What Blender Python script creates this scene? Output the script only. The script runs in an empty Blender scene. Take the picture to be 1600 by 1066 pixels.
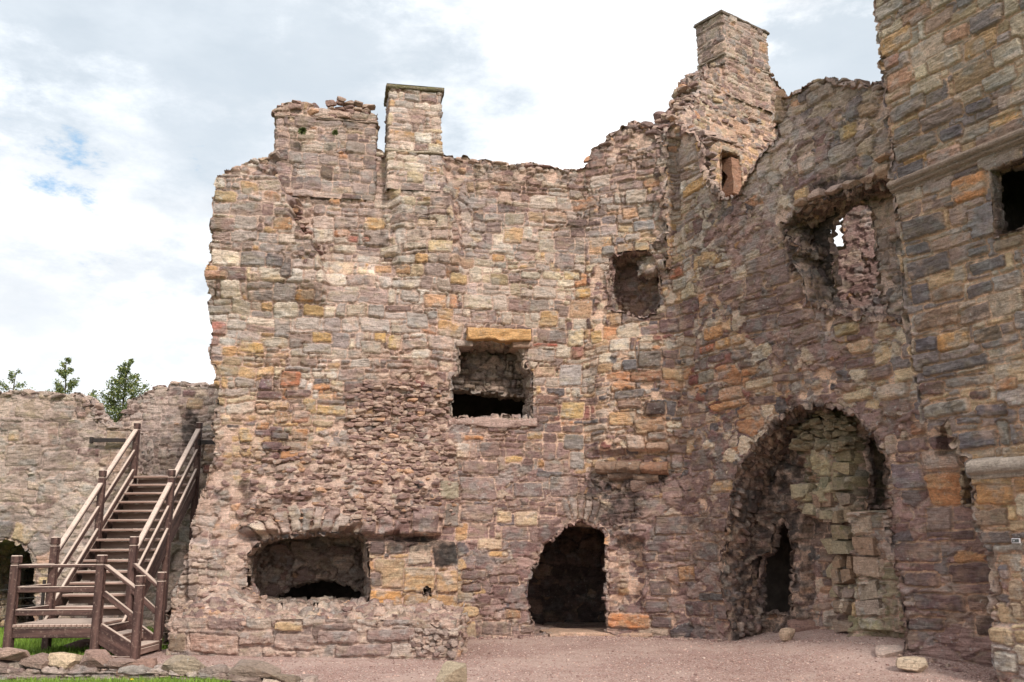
import bpy, bmesh, math, random
import numpy as np
from mathutils import Matrix, Vector

# ------------------------------------------------------------------ camera
S = bpy.context.scene
PITCH, ROLL, FPX, CAMZ = math.radians(12.0), math.radians(-0.4), 1500.0, 1.6
F = np.array([0, math.cos(PITCH), math.sin(PITCH)])
R0 = np.array([1.0, 0, 0]); U0 = np.array([0, -math.sin(PITCH), math.cos(PITCH)])
R = R0*math.cos(ROLL) + U0*math.sin(ROLL)
UP = -R0*math.sin(ROLL) + U0*math.cos(ROLL)
CAM = np.array([0, 0, CAMZ])
cd = bpy.data.cameras.new('camera'); cam = bpy.data.objects.new('camera', cd)
S.collection.objects.link(cam); S.camera = cam
cd.sensor_width = 36; cd.lens = 36*FPX/1600; cd.clip_start = 0.1; cd.clip_end = 3000
cam.matrix_world = Matrix(((R[0], UP[0], -F[0], CAM[0]), (R[1], UP[1], -F[1], CAM[1]),
                           (R[2], UP[2], -F[2], CAM[2]), (0, 0, 0, 1)))
S.render.resolution_x, S.render.resolution_y = 1024, 682

def ray(px, py):
    d = F*FPX + R*(px-800) + UP*(533-py)
    return d/np.linalg.norm(d)
def proj(P):
    q = P - CAM
    w = q@F
    return 800+FPX*(q@R)/w, 533-FPX*(q@UP)/w
def on_y(px, py, Y):
    d = ray(px, py); return CAM + d*(Y/d[1])
def on_z(px, py, z=0.0):
    d = ray(px, py); return CAM + d*((z-CAMZ)/d[2])

# ------------------------------------------------------------------ sky and sun
SUN_DIR = np.array([0.38, -0.76, 0.60]); SUN_DIR /= np.linalg.norm(SUN_DIR)
S.view_settings.view_transform = 'Standard'; S.view_settings.look = 'None'
S.view_settings.exposure = 1.32; S.view_settings.gamma = 1
W = bpy.data.worlds.new('World'); S.world = W; W.use_nodes = True
def build_world():
    nt = W.node_tree; N = nt.nodes; Lk = nt.links; N.clear()
    out = N.new('ShaderNodeOutputWorld'); bg = N.new('ShaderNodeBackground')
    bg.inputs['Strength'].default_value = 0.1
    Lk.new(bg.outputs[0], out.inputs[0])
    sky = N.new('ShaderNodeTexSky'); sky.sky_type = 'NISHITA'; sky.sun_disc = False
    sky.sun_elevation = math.asin(SUN_DIR[2]); sky.sun_rotation = math.atan2(SUN_DIR[0], SUN_DIR[1])
    tc = N.new('ShaderNodeTexCoord')
    def noise(scale, detail, rough, off=0.0, sz=2.2):
        mp = N.new('ShaderNodeMapping'); mp.inputs['Scale'].default_value = (1, 1, sz)
        mp.inputs['Location'].default_value = (off, off*.7, off*.3)
        n = N.new('ShaderNodeTexNoise'); n.inputs['Scale'].default_value = scale
        n.inputs['Detail'].default_value = detail; n.inputs['Roughness'].default_value = rough
        Lk.new(tc.outputs['Generated'], mp.inputs[0]); Lk.new(mp.outputs[0], n.inputs['Vector'])
        return n.outputs['Fac']
    def math_(op, a, b=None, clamp=False):
        m = N.new('ShaderNodeMath'); m.operation = op; m.use_clamp = clamp
        for i, v in enumerate((a, b)):
            if v is None: continue
            if isinstance(v, (int, float)): m.inputs[i].default_value = v
            else: Lk.new(v, m.inputs[i])
        return m.outputs[0]
    warp = math_('MULTIPLY', math_('SUBTRACT', noise(4.5, 9, .66, 3.1), .5), 0.6)
    def blob(px, py, rad, soft):
        d = ray(px, py)
        v = N.new('ShaderNodeVectorMath'); v.operation = 'DISTANCE'
        Lk.new(tc.outputs['Generated'], v.inputs[0]); v.inputs[1].default_value = tuple(d)
        dist = math_('ADD', v.outputs['Value'], warp)
        m = N.new('ShaderNodeMapRange'); m.interpolation_type = 'SMOOTHSTEP'
        m.inputs['From Min'].default_value = rad-soft; m.inputs['From Max'].default_value = rad+soft
        m.inputs['To Min'].default_value = 1; m.inputs['To Max'].default_value = 0
        Lk.new(dist, m.inputs['Value'])
        return m.outputs[0]
    def mx(*a):
        r = a[0]
        for b in a[1:]: r = math_('MAXIMUM', r, b)
        return r
    grey = mx(blob(560, 80, .16, .12), blob(330, 60, .16, .13), blob(120, 60, .14, .12),
              blob(60, 150, .08, .08), blob(1330, 110, .07, .06))
    blue = mx(blob(82, 285, .012, .03), blob(150, 318, .008, .03))
    def col(c): 
        n = N.new('ShaderNodeRGB'); n.outputs[0].default_value = (*c, 1); return n.outputs[0]
    def mix(f, a, b):
        m = N.new('ShaderNodeMix'); m.data_type = 'RGBA'
        if isinstance(f, (int, float)): m.inputs['Factor'].default_value = f
        else: Lk.new(f, m.inputs['Factor'])
        Lk.new(a, m.inputs['A']); Lk.new(b, m.inputs['B']); return m.outputs['Result']
    g2 = math_('MULTIPLY', grey, math_('ADD', .48, noise(3, 6, .58, 7.7)), True)
    rm = N.new('ShaderNodeMapRange'); rm.inputs['From Min'].default_value = .33; rm.inputs['From Max'].default_value = .58; Lk.new(noise(2.1, 6, .5, 1.3), rm.inputs['Value'])
    white = mix(rm.outputs[0], col((7.8, 7.8, 7.8)), col((3.6, 3.66, 3.72)))
    sf = math_('MULTIPLY', mx(blob(50, 470, .10, .12), blob(190, 420, .05, .07), blob(250, 560, .05, .06)), .80)
    white = mix(sf, white, col((3.25, 3.33, 3.42)))
    c = mix(g2, white, col((2.85, 3.15, 3.42)))
    c = mix(math_('MULTIPLY', blue, .85), c, col((.9, 2.1, 3.5)))
    c = mix(.06, c, sky.outputs[0])
    Lk.new(c, bg.inputs['Color'])
build_world()
sd = bpy.data.lights.new('sun', 'SUN'); sun = bpy.data.objects.new('sun', sd); S.collection.objects.link(sun)
sd.energy = 1.5; sd.angle = math.radians(10); sd.color = (1, .94, .85)
sun.rotation_euler = Vector(SUN_DIR).to_track_quat('Z', 'Y').to_euler()

# ------------------------------------------------------------------ noise helpers
def smooth(x, a, b):
    t = np.clip((x-a)/(b-a), 0, 1); return t*t*(3-2*t)
def hash2(ix, iy, seed=0):
    h = (ix.astype(np.int64)*374761393 + iy.astype(np.int64)*668265263 + seed*974634777) & 0xffffffff
    h = ((h ^ (h >> 13))*1274126177) & 0xffffffff
    h = ((h ^ (h >> 15))*2246822519) & 0xffffffff
    return ((h ^ (h >> 16)) & 0xfffff)/1048575.0
def vnoise(x, y, seed=0):
    ix = np.floor(x); iy = np.floor(y); fx = x-ix; fy = y-iy
    fx = fx*fx*(3-2*fx); fy = fy*fy*(3-2*fy)
    a = hash2(ix, iy, seed); b = hash2(ix+1, iy, seed); c = hash2(ix, iy+1, seed); d = hash2(ix+1, iy+1, seed)
    return (a*(1-fx)+b*fx)*(1-fy) + (c*(1-fx)+d*fx)*fy
def fbm(x, y, o=3, seed=0):
    s = 0; a = .5; t = 0
    for i in range(o):
        s = s + a*vnoise(x, y, seed+i*17); t += a; x = x*2.03+3.7; y = y*2.03+1.3; a *= .5
    return s/t*2-1
def lin(c):
    c = np.array(c, float)/255
    return np.where(c < .04045, c/12.92, ((c+.055)/1.055)**2.4)
ALB = 1.0
def srgb(c):
    c = lin(c); g = c@np.array([.3, .6, .1]); w = np.array([1.08, .98, .93])*g
    k = .30 if c[2] < c[0]*.6 else .24
    w = w*(g/.36)**-.18
    return (c*(1-k)+w*k)*ALB*np.array([1.065, .98, .96])

def inside(poly, x, y):
    r = np.zeros(x.shape, bool); n = len(poly)
    for i in range(n):
        x0, y0 = poly[i]; x1, y1 = poly[(i+1) % n]
        if y0 == y1: continue
        c = ((y0 > y) != (y1 > y)) & (x < (x1-x0)*(y-y0)/(y1-y0)+x0)
        r ^= c
    return r
def interp(y, pts):
    ys = [p[0] for p in pts]; xs = [p[1] for p in pts]
    return np.interp(y, ys, xs)

# ------------------------------------------------------------------ plan curve of a vertical wall
class Curve:
    def __init__(s, pts, r=0.12):
        s.p = np.array(pts, float); s.r = r
        d = s.p[1:]-s.p[:-1]; s.l = np.hypot(d[:, 0], d[:, 1]); s.d = d/s.l[:, None]
        s.c = np.concatenate([[0], np.cumsum(s.l)]); s.L = s.c[-1]
    def raw(s, u):
        i = np.clip(np.searchsorted(s.c, u, side='right')-1, 0, len(s.l)-1)
        return s.p[i] + s.d[i]*(u-s.c[i])[..., None]
    def pos(s, u):
        u = np.asarray(u, float); a = 0
        for k in np.linspace(-1, 1, 7): a = a + s.raw(u+k*s.r)
        return a/7
    def nrm(s, u):
        u = np.asarray(u, float); t = s.pos(u+.05)-s.pos(u-.05)
        t /= np.linalg.norm(t, axis=-1, keepdims=True)
        return np.stack([t[..., 1], -t[..., 0], 0*t[..., 0]], -1)
    def P(s, u, v):
        p = s.pos(u); return np.concatenate([p, np.asarray(v, float)[..., None]], -1)
    def hit(s, px, py):
        d = ray(px, py); best = None; n = len(s.l)
        for i in range(n):
            nx, ny = s.d[i][1], -s.d[i][0]
            den = d[0]*nx+d[1]*ny
            if abs(den) < 1e-6: continue
            t = ((s.p[i][0]-CAM[0])*nx + (s.p[i][1]-CAM[1])*ny)/den
            if t <= 0: continue
            q = CAM+d*t
            a = (q[0]-s.p[i][0])*s.d[i][0]+(q[1]-s.p[i][1])*s.d[i][1]
            lo = -1e9 if i == 0 else -.001; hi = 1e9 if i == n-1 else s.l[i]+.001
            e = max(lo-a, a-hi, 0)
            if best is None or (e, t) < (best[0], best[1]): best = (e, t, s.c[i]+a, q[2])
        return best[2], best[3]
    def shift(s, t):   # curve moved inwards (away from the courtyard) by t
        q = []
        for i in range(len(s.p)):
            if i == 0: n = np.array([s.d[0][1], -s.d[0][0]]); k = 1
            elif i == len(s.p)-1: n = np.array([s.d[-1][1], -s.d[-1][0]]); k = 1
            else:
                a = np.array([s.d[i-1][1], -s.d[i-1][0]]); b = np.array([s.d[i][1], -s.d[i][0]])
                n = a+b; n /= np.linalg.norm(n); k = 1/max(.3, n@a)
            q.append(s.p[i]-n*t*k)
        return Curve(q, s.r)

# ------------------------------------------------------------------ palettes (colours of the stones themselves)
PAL = {
 'grey': [((190,177,168),3),((166,156,152),2),((208,195,178),2),((206,184,146),1.0),((204,158,96),.7),((166,142,131),1.6),((146,118,112),.6),((198,192,182),.8)],
 'upper': [((174,156,149),3),((156,135,130),2.5),((192,177,164),2),((194,170,138),.8),((132,108,104),1.0),((195,140,98),.25)],
 'ochre': [((192,178,162),3),((196,178,144),2),((204,166,108),.8),((160,136,126),2),((172,158,148),2),((210,198,178),.7)],
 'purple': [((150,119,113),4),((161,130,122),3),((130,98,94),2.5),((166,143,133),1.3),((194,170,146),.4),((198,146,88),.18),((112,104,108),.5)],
 'mix': [((196,155,108),1.5),((140,110,102),3),((188,168,148),1.8),((112,106,110),1.3),((200,138,84),.8),((150,92,80),.7),((214,196,168),.8),((128,96,96),1.5)],
 'slate': [((132,122,123),3),((154,139,132),2.2),((190,158,114),1.3),((178,160,140),2),((158,134,124),1.5),((204,156,88),.4)],
 'cream': [((188,174,150),3),((194,168,124),1.6),((160,150,145),2),((184,146,120),1.2),((132,124,124),1.0),((204,190,160),1)],
 'moss': [((140,134,100),3),((156,142,112),2),((124,113,90),2)],
 'left': [((176,161,150),3),((160,143,134),2.5),((184,163,147),2),((148,124,116),1.2),((190,176,160),1)],
 'core': [((180,152,134),3),((160,128,117),2.5),((194,170,150),2),((144,114,108),2),((196,150,110),.5)],
 'sooty_shaded': [((122,100,92),3),((98,84,80),3),((150,122,104),2),((170,135,100),.7)],  # sooty stones, also dark interiors with their shade in the colour
 'ash': [((206,166,104),3),((196,150,90),2),((186,160,124),2),((160,128,104),1)],
}
PN = list(PAL)
for k in PN:
    w = np.array([x[1] for x in PAL[k]], float); PAL[k] = (np.array([srgb(x[0]) for x in PAL[k]]), np.cumsum(w/w.sum()))
def pal_pick(names_idx, rnd):
    out = np.zeros((len(rnd), 3))
    for i, k in enumerate(PN):
        m = names_idx == i
        if m.any():
            c, cw = PAL[k]; out[m] = c[np.clip(np.searchsorted(cw, rnd[m]), 0, len(c)-1)]
    return out

# colour control points in the frontal photograph of the walls: x, y, palette, mortar colour
MA, MB_, MC, MD, ML = (208,182,166), (210,178,156), (226,188,156), (224,184,148), (200,182,172)
ZONES = [(360,300,'grey',MA),(400,400,'grey',MA),(350,520,'grey',MA),(450,480,'grey',MA),(560,480,'grey',MA),(640,500,'grey',MA),(520,560,'grey',MA),(620,440,'grey',MA),
 (470,260,'upper',MA),(560,300,'upper',MA),(520,390,'upper',MA),(640,300,'ochre',MA),(640,180,'grey',MA),(500,200,'upper',MA),(750,270,'core',MB_),(850,275,'core',MB_),
 (740,320,'upper',MA),(740,370,'upper',MA),(820,390,'ochre',MA),(760,440,'ochre',MA),(860,450,'ochre',MB_),(820,330,'upper',MA),(740,480,'upper',MA),
 (900,340,'upper',MA),(960,240,'core',MB_),(980,300,'upper',MB_),(1000,350,'cream',MC),(1060,260,'upper',MA),(1075,310,'ochre',MB_),(1080,400,'ochre',MC),
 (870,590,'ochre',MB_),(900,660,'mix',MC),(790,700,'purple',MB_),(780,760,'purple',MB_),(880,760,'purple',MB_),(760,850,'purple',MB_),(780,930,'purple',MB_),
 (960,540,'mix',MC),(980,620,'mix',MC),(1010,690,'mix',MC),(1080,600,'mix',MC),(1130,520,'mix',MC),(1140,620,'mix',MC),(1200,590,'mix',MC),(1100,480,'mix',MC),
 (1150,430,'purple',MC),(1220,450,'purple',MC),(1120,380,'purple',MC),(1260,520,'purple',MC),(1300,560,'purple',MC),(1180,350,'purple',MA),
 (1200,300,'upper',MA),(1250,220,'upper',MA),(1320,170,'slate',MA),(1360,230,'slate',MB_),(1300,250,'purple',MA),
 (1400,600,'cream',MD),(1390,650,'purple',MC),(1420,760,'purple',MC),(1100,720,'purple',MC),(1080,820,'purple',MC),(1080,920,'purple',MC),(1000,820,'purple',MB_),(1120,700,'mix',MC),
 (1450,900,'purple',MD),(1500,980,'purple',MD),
 (430,650,'mix',MB_),(400,690,'ash',MB_),(470,690,'ash',MB_),(380,620,'ochre',MB_),(380,580,'ash',MB_),(540,620,'mix',MB_),(620,600,'core',MB_),(560,690,'core',MB_),(660,700,'core',MB_),(480,750,'core',MA),(600,780,'core',MA),
 (640,760,'purple',MB_),(660,840,'purple',MB_),(650,900,'ash',MB_),(690,940,'ash',MB_),(330,800,'core',MA),(500,1000,'left',MA),(400,960,'core',MA),
 (1150,60,'left',MA),(1180,160,'core',MC),(1190,230,'core',MC),(1080,160,'upper',MA),(1000,420,'mix',MC),
 (50,700,'left',ML),(150,750,'left',ML),(250,650,'left',ML),(100,850,'left',ML),(300,850,'left',ML)]
ZD = [(1450,60,'cream',MD),(1520,60,'cream',MD),(1580,60,'cream',MD),(1420,150,'cream',MD),(1480,170,'slate',MD),(1550,190,'slate',MD),(1450,270,'slate',MD),
 (1460,340,'slate',MD),(1450,430,'slate',MD),(1520,450,'slate',MD),(1580,450,'cream',MD),(1480,550,'slate',MD),(1560,560,'slate',MD),(1590,600,'cream',MD),(1480,620,'slate',MD),
 (1560,680,'slate',MD),(1560,780,'ash',MD),(1580,850,'cream',MD),(1580,920,'cream',MD),(1590,1000,'cream',MA)]
class Zones:
    def __init__(s, z):
        s.xy = np.array([(a[0], a[1]) for a in z], float)
        s.p = np.array([PN.index(a[2]) for a in z]); s.m = np.array([srgb(a[3]) for a in z])
    def near(s, x, y):
        idx = np.zeros(x.shape, int)
        best = np.full(x.shape, 1e18)
        for i, (a, b) in enumerate(s.xy):
            d = (x-a)**2+(y-b)**2; m = d < best; best[m] = d[m]; idx[m] = i
        return idx
    def mortar(s, x, y):
        num = np.zeros(x.shape+(3,)); den = np.zeros(x.shape)
        for i, (a, b) in enumerate(s.xy):
            w = 1/(((x-a)**2+(y-b)**2)+900)**1.5; num += w[..., None]*s.m[i]; den += w
        return num/den[..., None]
ZMAIN, ZTOWER = Zones(ZONES), Zones(ZD)
def zconst(p, m=MA): return Zones([(0, 0, p, m)])

# ------------------------------------------------------------------ mesh accumulator
class Acc:
    def __init__(s): s.v = []; s.f = []; s.c = []; s.a = []; s.sm = []; s.n = 0
    def add(s, v, f, c, a, sm=True):
        v = np.asarray(v, np.float32).reshape(-1, 3); f = np.asarray(f, np.int64).reshape(-1, 4)
        s.v.append(v); s.f.append(f+s.n); s.n += len(v); s.sm.append(np.full(len(f), sm, bool))
        s.c.append(np.broadcast_to(np.asarray(c, np.float32), (len(v), 3)))
        s.a.append(np.broadcast_to(np.asarray(a, np.float32), (len(v), 3)))
    def build(s, name, mat, parent=None, flat=False, coll=True):
        v = np.concatenate(s.v); f = np.concatenate(s.f); c = np.concatenate(s.c); a = np.concatenate(s.a)
        q = parent
        while q is not None: v = v - np.array(q.location, np.float32); q = q.parent
        me = bpy.data.meshes.new(name)
        me.vertices.add(len(v)); me.vertices.foreach_set('co', v.ravel())
        me.loops.add(f.size); me.loops.foreach_set('vertex_index', f.ravel().astype(np.int32))
        me.polygons.add(len(f)); me.polygons.foreach_set('loop_start', np.arange(0, f.size, 4, dtype=np.int32))
        me.polygons.foreach_set('loop_total', np.full(len(f), 4, np.int32))
        me.polygons.foreach_set('use_smooth', np.concatenate(s.sm) & (not flat))
        for nm, arr in (('Col', c), ('Aux', a)):
            at = me.attributes.new(nm, 'FLOAT_COLOR', 'POINT')
            at.data.foreach_set('color', np.concatenate([arr, np.ones((len(arr), 1), np.float32)], 1).ravel())
        me.update(calc_edges=True)
        me.materials.append(mat)
        o = bpy.data.objects.new(name, me); S.collection.objects.link(o)
        if parent is not None: o.parent = parent
        return o

# ------------------------------------------------------------------ masonry
class Layout:
    def __init__(s, u0, v0, u1, v1, rows=(.15, .33), lens=(.2, .62), seed=1, res=.01, split=.5):
        rng = np.random.RandomState(seed); s.u0, s.v0, s.res = u0, v0, res
        nu = int((u1-u0)/res)+2; nv = int((v1-v0)/res)+2
        s.map = np.zeros((nv, nu), np.int32); rc = []
        def put(a, b, c, d):
            i = len(rc); rc.append((a, b, c, d))
            s.map[max(0, int((b-v0)/res)):max(0, int(math.ceil((d-v0)/res))), max(0, int((a-u0)/res)):max(0, int(math.ceil((c-u0)/res)))] = i
        v = v0
        while v < v1:
            h = rng.uniform(*rows); u = u0-rng.uniform(0, .3)
            while u < u1:
                w = rng.uniform(*lens)*(.6+.4*h/rows[1]); r = rng.rand()
                if r > split or h < .14: put(u, v, u+w, v+h)
                elif r < split*.4:
                    k = rng.uniform(.35, .65); put(u, v, u+w, v+h*k)
                    if rng.rand() < .5: m = rng.uniform(.35, .65); put(u, v+h*k, u+w*m, v+h); put(u+w*m, v+h*k, u+w, v+h)
                    else: put(u, v+h*k, u+w, v+h)
                elif r < split*.7:
                    p = rng.uniform(.07, .12); put(u, v, u+w-p, v+h); k = rng.uniform(.3, .7)
                    put(u+w-p, v, u+w, v+h*k); put(u+w-p, v+h*k, u+w, v+h)
                else:
                    k = rng.uniform(.06, .1)/h; m = rng.uniform(.3, .7); put(u, v, u+w, v+h*(1-k))
                    put(u, v+h*(1-k), u+w*m, v+h); put(u+w*m, v+h*(1-k), u+w, v+h)
                u += w
            v += h
        s.rc = np.array(rc); n = len(rc); s.n = n
        s.rnd = rng.rand(n, 8)
    def look(s, u, v):
        j = np.clip(((u-s.u0)/s.res).astype(int), 0, s.map.shape[1]-1)
        i = np.clip(((v-s.v0)/s.res).astype(int), 0, s.map.shape[0]-1)
        return s.map[i, j]

def cells(U, V, cs, seed, wt=0.0):
    gx = (U+.03*fbm(U*5, V*5, 2, seed+31))/cs[0]; gy = (V+.03*fbm(U*5, V*5, 2, seed+33))/cs[1]
    gx = gx+.5*(np.floor(gy) % 2)*0
    ix = np.floor(gx); iy = np.floor(gy); shp = U.shape
    f1 = np.full(shp, 9.); f2 = np.full(shp, 9.); bx = np.zeros(shp); by = np.zeros(shp); cx = np.zeros(shp); cy = np.zeros(shp)
    for a in (-1, 0, 1):
        for b in (-1, 0, 1):
            jx = ix+a; jy = iy+b
            ddx = (jx+.12+.76*hash2(jx, jy, seed+41)-gx)*cs[0]/cs[1]; ddy = jy+.12+.76*hash2(jx, jy, seed+43)-gy
            dd = np.sqrt(ddx*ddx*.6+ddy*ddy)-wt*hash2(jx, jy, seed+45)
            m = dd < f1; f2 = np.where(m, f1, np.minimum(f2, dd)); bx = np.where(m, jx, bx); by = np.where(m, jy, by)
            cx = np.where(m, -ddx*cs[1], cx); cy = np.where(m, -ddy*cs[1], cy); f1 = np.where(m, dd, f1)
    return (f2-f1)*cs[1]*.5, bx, by, cx, cy
def masonry(acc, P, N, U, V, mask, L, zones, off=0.0, core=None, soot=None, moss=None, explicit=(), rings=(),
            amp=1.0, seed=3, pxy=None, warp=1.0, joint=1.0, cellsz=(.15, .10), shade=1.0, poly=None):
    """displace the grid P along N by a stone pattern and add it to acc."""
    shp = U.shape
    if pxy is None: pxy = proj(P)
    px, py = pxy
    wu = U + warp*(.045*fbm(U*2.6, V*2.6, 2, seed) + .016*fbm(U*11, V*11, 3, seed+5))
    wv = V + warp*(.09*fbm(U*.7, V*.7, 2, seed+9) + .040*fbm(U*3.1, V*3.1, 2, seed+11) + .014*fbm(U*10, V*12, 3, seed+15))
    ids = L.look(wu, wv); rc = L.rc; rnd = L.rnd
    # colour choice of each stone from where its centre stands
    cu = (rc[:, 0]+rc[:, 2])/2; cv = (rc[:, 1]+rc[:, 3])/2
    ju = np.clip(np.searchsorted(U[0], cu), 0, shp[1]-1); jv = np.clip(np.searchsorted(V[:, 0], cv), 0, shp[0]-1)
    sx, sy = px[jv, ju], py[jv, ju]
    zi = zones.near(sx+(rnd[:, 0]-.5)*70, sy+(rnd[:, 1]-.5)*60)
    scol = pal_pick(zones.p[zi], rnd[:, 2])*(.8+.38*rnd[:, 3:4])*(1+(rnd[:, 4:7]-.5)*.04)
    r = rc[ids]; hw = (r[..., 2]-r[..., 0])/2; hh = (r[..., 3]-r[..., 1])/2
    qx = wu-(r[..., 0]+r[..., 2])/2; qy = wv-(r[..., 1]+r[..., 3])/2
    g = .001+.009*rnd[ids, 7]*joint; rr = np.minimum(.02+.05*rnd[ids, 0], np.minimum(hw, hh)*.7)
    def sdf(qx, qy, hw, hh, g, rr):
        ax = np.abs(qx)-(hw-g)+rr; ay = np.abs(qy)-(hh-g)+rr
        return -(np.hypot(np.maximum(ax, 0), np.maximum(ay, 0))+np.minimum(np.maximum(ax, ay), 0)-rr)
    d = sdf(qx, qy, hw, hh, g, rr)
    hs = .012+.045*rnd[ids, 5]+qx*(rnd[ids, 6]-.5)*.16+qy*(rnd[ids, 1]-.5)*.2
    hs = np.clip(hs, -.01, .085)
    col = scol[ids]; bed = rnd[ids, 2]
    if poly is not None:
        pm = poly(px, py, U, V)+.5*fbm(U*1.6, V*2.2, 3, seed+171) > .5
        for (cs_, wt_, lv) in (((.40, .24), .55, 0), ((.17, .11), .3, 1)):
            dp, bx, by, cx, cy = cells(U, V, cs_, seed+180+lv*40, wt_)
            r1 = hash2(bx, by, seed+190+lv); r2 = hash2(bx, by, seed+192+lv); r3 = hash2(bx, by, seed+194+lv)
            zi2 = zones.near(px+(r1-.5)*60, py+(r2-.5)*50)
            pc = pal_pick(zones.p[zi2].ravel(), r3.ravel()).reshape(shp+(3,))*(.82+.34*r1[..., None])
            hp = .015+.045*r2+cx*(r1-.5)*.16+cy*(r3-.5)*.2
            if lv == 0: m = pm & ((dp > .014) | (fbm(U*2.3, V*2.3, 3, seed+199) < -.1)); dp = dp-.006
            else: m = pm & (d_big < .010) & (d_big > -1)
            if lv == 0: d_big = np.where(pm, dp, -9); d = np.where(pm, dp, d)
            d = np.where(m, dp, d); hs = np.where(m, np.clip(hp, -.01, .085), hs); col = np.where(m[..., None], pc, col); bed = np.where(m, r3, bed)
    # rounded random rubble / torn core
    if core is not None:
        cm = core(px, py, U, V)
        cs = np.array(cellsz)
        gx = (U+.03*fbm(U*5, V*5, 2, seed+31))/cs[0]; gy = (V+.03*fbm(U*5, V*5, 2, seed+33))/cs[1]
        ix = np.floor(gx); iy = np.floor(gy)
        f1 = np.full(shp, 9.); f2 = np.full(shp, 9.); bx = np.zeros(shp); by = np.zeros(shp)
        for a in (-1, 0, 1):
            for b in (-1, 0, 1):
                jx = ix+a; jy = iy+b
                ddx = (jx+.12+.76*hash2(jx, jy, seed+41)-gx)*cs[0]/cs[1]; ddy = jy+.12+.76*hash2(jx, jy, seed+43)-gy
                dd = np.sqrt(ddx*ddx*.55+ddy*ddy)
                m = dd < f1; f2 = np.where(m, f1, np.minimum(f2, dd)); bx = np.where(m, jx, bx); by = np.where(m, jy, by); f1 = np.where(m, dd, f1)
        dc = (f2-f1)*cs[1]*.5
        r1 = hash2(bx, by, seed+51); r2 = hash2(bx, by, seed+53); r3 = hash2(bx, by, seed+55)
        zi2 = zones.near(px+(r1-.5)*40, py+(r2-.5)*40)
        mixi = np.where(r3 > .45, PN.index('core'), zones.p[zi2])
        ccol = pal_pick(mixi.ravel(), r2.ravel()).reshape(shp+(3,))*(.82+.34*r1[..., None])
        hc = -.01+.075*r3*r3+.02*r1 + .03*fbm(U*5, V*7, 3, seed+61)
        live = (r1 > .25)
        dc = np.where(live, dc, -.01)
        m = cm+.35*fbm(U*3.5, V*3.5, 3, seed+71) > .5
        d = np.where(m, dc, d); hs = np.where(m, hc, hs); col = np.where(m[..., None], ccol, col)
        coreamt = np.where(m, 1.0, 0.0)
    else: coreamt = 0.0
    # particular stones
    for e in explicit:
        (u0, v0, u1, v1), c, pr = e
        hw_, hh_ = (u1-u0)/2, (v1-v0)/2; cu_, cv_ = (u0+u1)/2, (v0+v1)/2
        j0, j1 = np.searchsorted(U[0], (u0-.12, u1+.12)); i0, i1 = np.searchsorted(V[:, 0], (v0-.12, v1+.12))
        if j1 <= j0 or i1 <= i0: continue
        sl = (slice(i0, i1), slice(j0, j1)); h = int(abs(cu_*7919+cv_*104729)*1000) % 9973
        rn = np.random.RandomState(h).rand(6)
        X = U[sl]-cu_+.022*fbm(U[sl]*6+h, V[sl]*6, 3, seed+2); Y = V[sl]-cv_+.018*fbm(U[sl]*6, V[sl]*6+h, 3, seed+4)
        X = X+Y*(rn[4]-.5)*.25; Y = Y+X*(rn[5]-.5)*.12
        e_ = sdf(X, Y, hw_, hh_, .006, min(.015+.04*rn[0], hw_*.7, hh_*.7))
        d[sl] = np.where(e_ > 0, e_, np.minimum(d[sl], -e_-.012))
        ins = e_ > 0
        hs[sl] = np.where(ins, .022+pr+.03*rn[1]+X*(rn[2]-.5)*.12+Y*(rn[3]-.5)*.12, hs[sl])
        cc = srgb(c)*(1+.10*fbm(U[sl]*4, V[sl]*11, 3, h))[..., None]
        col[sl] = np.where(ins[..., None], cc, col[sl])
    for (cu_, cv_, ru, rv, thick, a0, a1, step, pal, pr) in rings:
        X = (U-cu_)/ru; Y = (V-cv_)/rv; rad = np.hypot(X, Y); th = np.arctan2(Y, X)+.05*fbm(U*5, V*5, 2, seed+81)
        k = np.floor(th/step); wob = .25*(hash2(k, k*0, seed+83)-.5)
        dr = np.minimum(rad-1, 1+thick/min(ru, rv)*(1+wob)-rad)*min(ru, rv)
        da = np.minimum(th-k*step, (k+1)*step-th)*rad*min(ru, rv)-.008
        band = (dr > -.01) & (th > a0) & (th < a1)
        e_ = np.minimum(dr, da)
        d = np.where(band, e_, d); hk = hash2(k, k*0+3, seed+85)
        hs = np.where(band, pr+.04*hk, hs)
        kc = pal_pick(np.full(k.size, PN.index(pal)), hash2(k, k*0+5, seed+87).ravel()).reshape(shp+(3,))*(.85+.3*hk[..., None])
        col = np.where(band[..., None], kc, col)
    dj = d + .013*fbm(U*19, V*24, 3, seed+21)
    t = smooth(dj, -.004, .016)
    rg = 1-np.abs(fbm(U*7, V*11, 3, seed+92))*2.4
    fine = .012*fbm(U*13, V*20, 4, seed+91) + .014*(rg-.6)
    bedding = .022*(bed > .35)*fbm(U*3.5, V*34+4*fbm(U*3, V*3, 2, seed+7), 3, seed+95)
    mlev = -.018+.046*fbm(U*2.2, V*2.2, 4, seed+97)
    hm = mlev + .008*fbm(U*20, V*20, 3, seed+99)
    h = (hm*(1-t) + np.maximum(hs+fine+bedding, hm-.01)*t)*amp + coreamt*.05*fbm(U*2.2, V*3.2, 4, seed+101)
    # smears of mortar over some stones
    sm = smooth(fbm(U*2.3, V*2.3, 4, seed+103), .0, .3)*.65*(1-.3*coreamt)*(1-.55*smooth(px, 700, 780))
    tcol = smooth(dj, -.004, .009)*(1-sm*smooth(fbm(U*9, V*9, 4, seed+105), -.2, .25))
    mort = zones.mortar(px, py)
    mcol = mort*(1+.22*fbm(U*7, V*7, 4, seed+107)[..., None])
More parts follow.
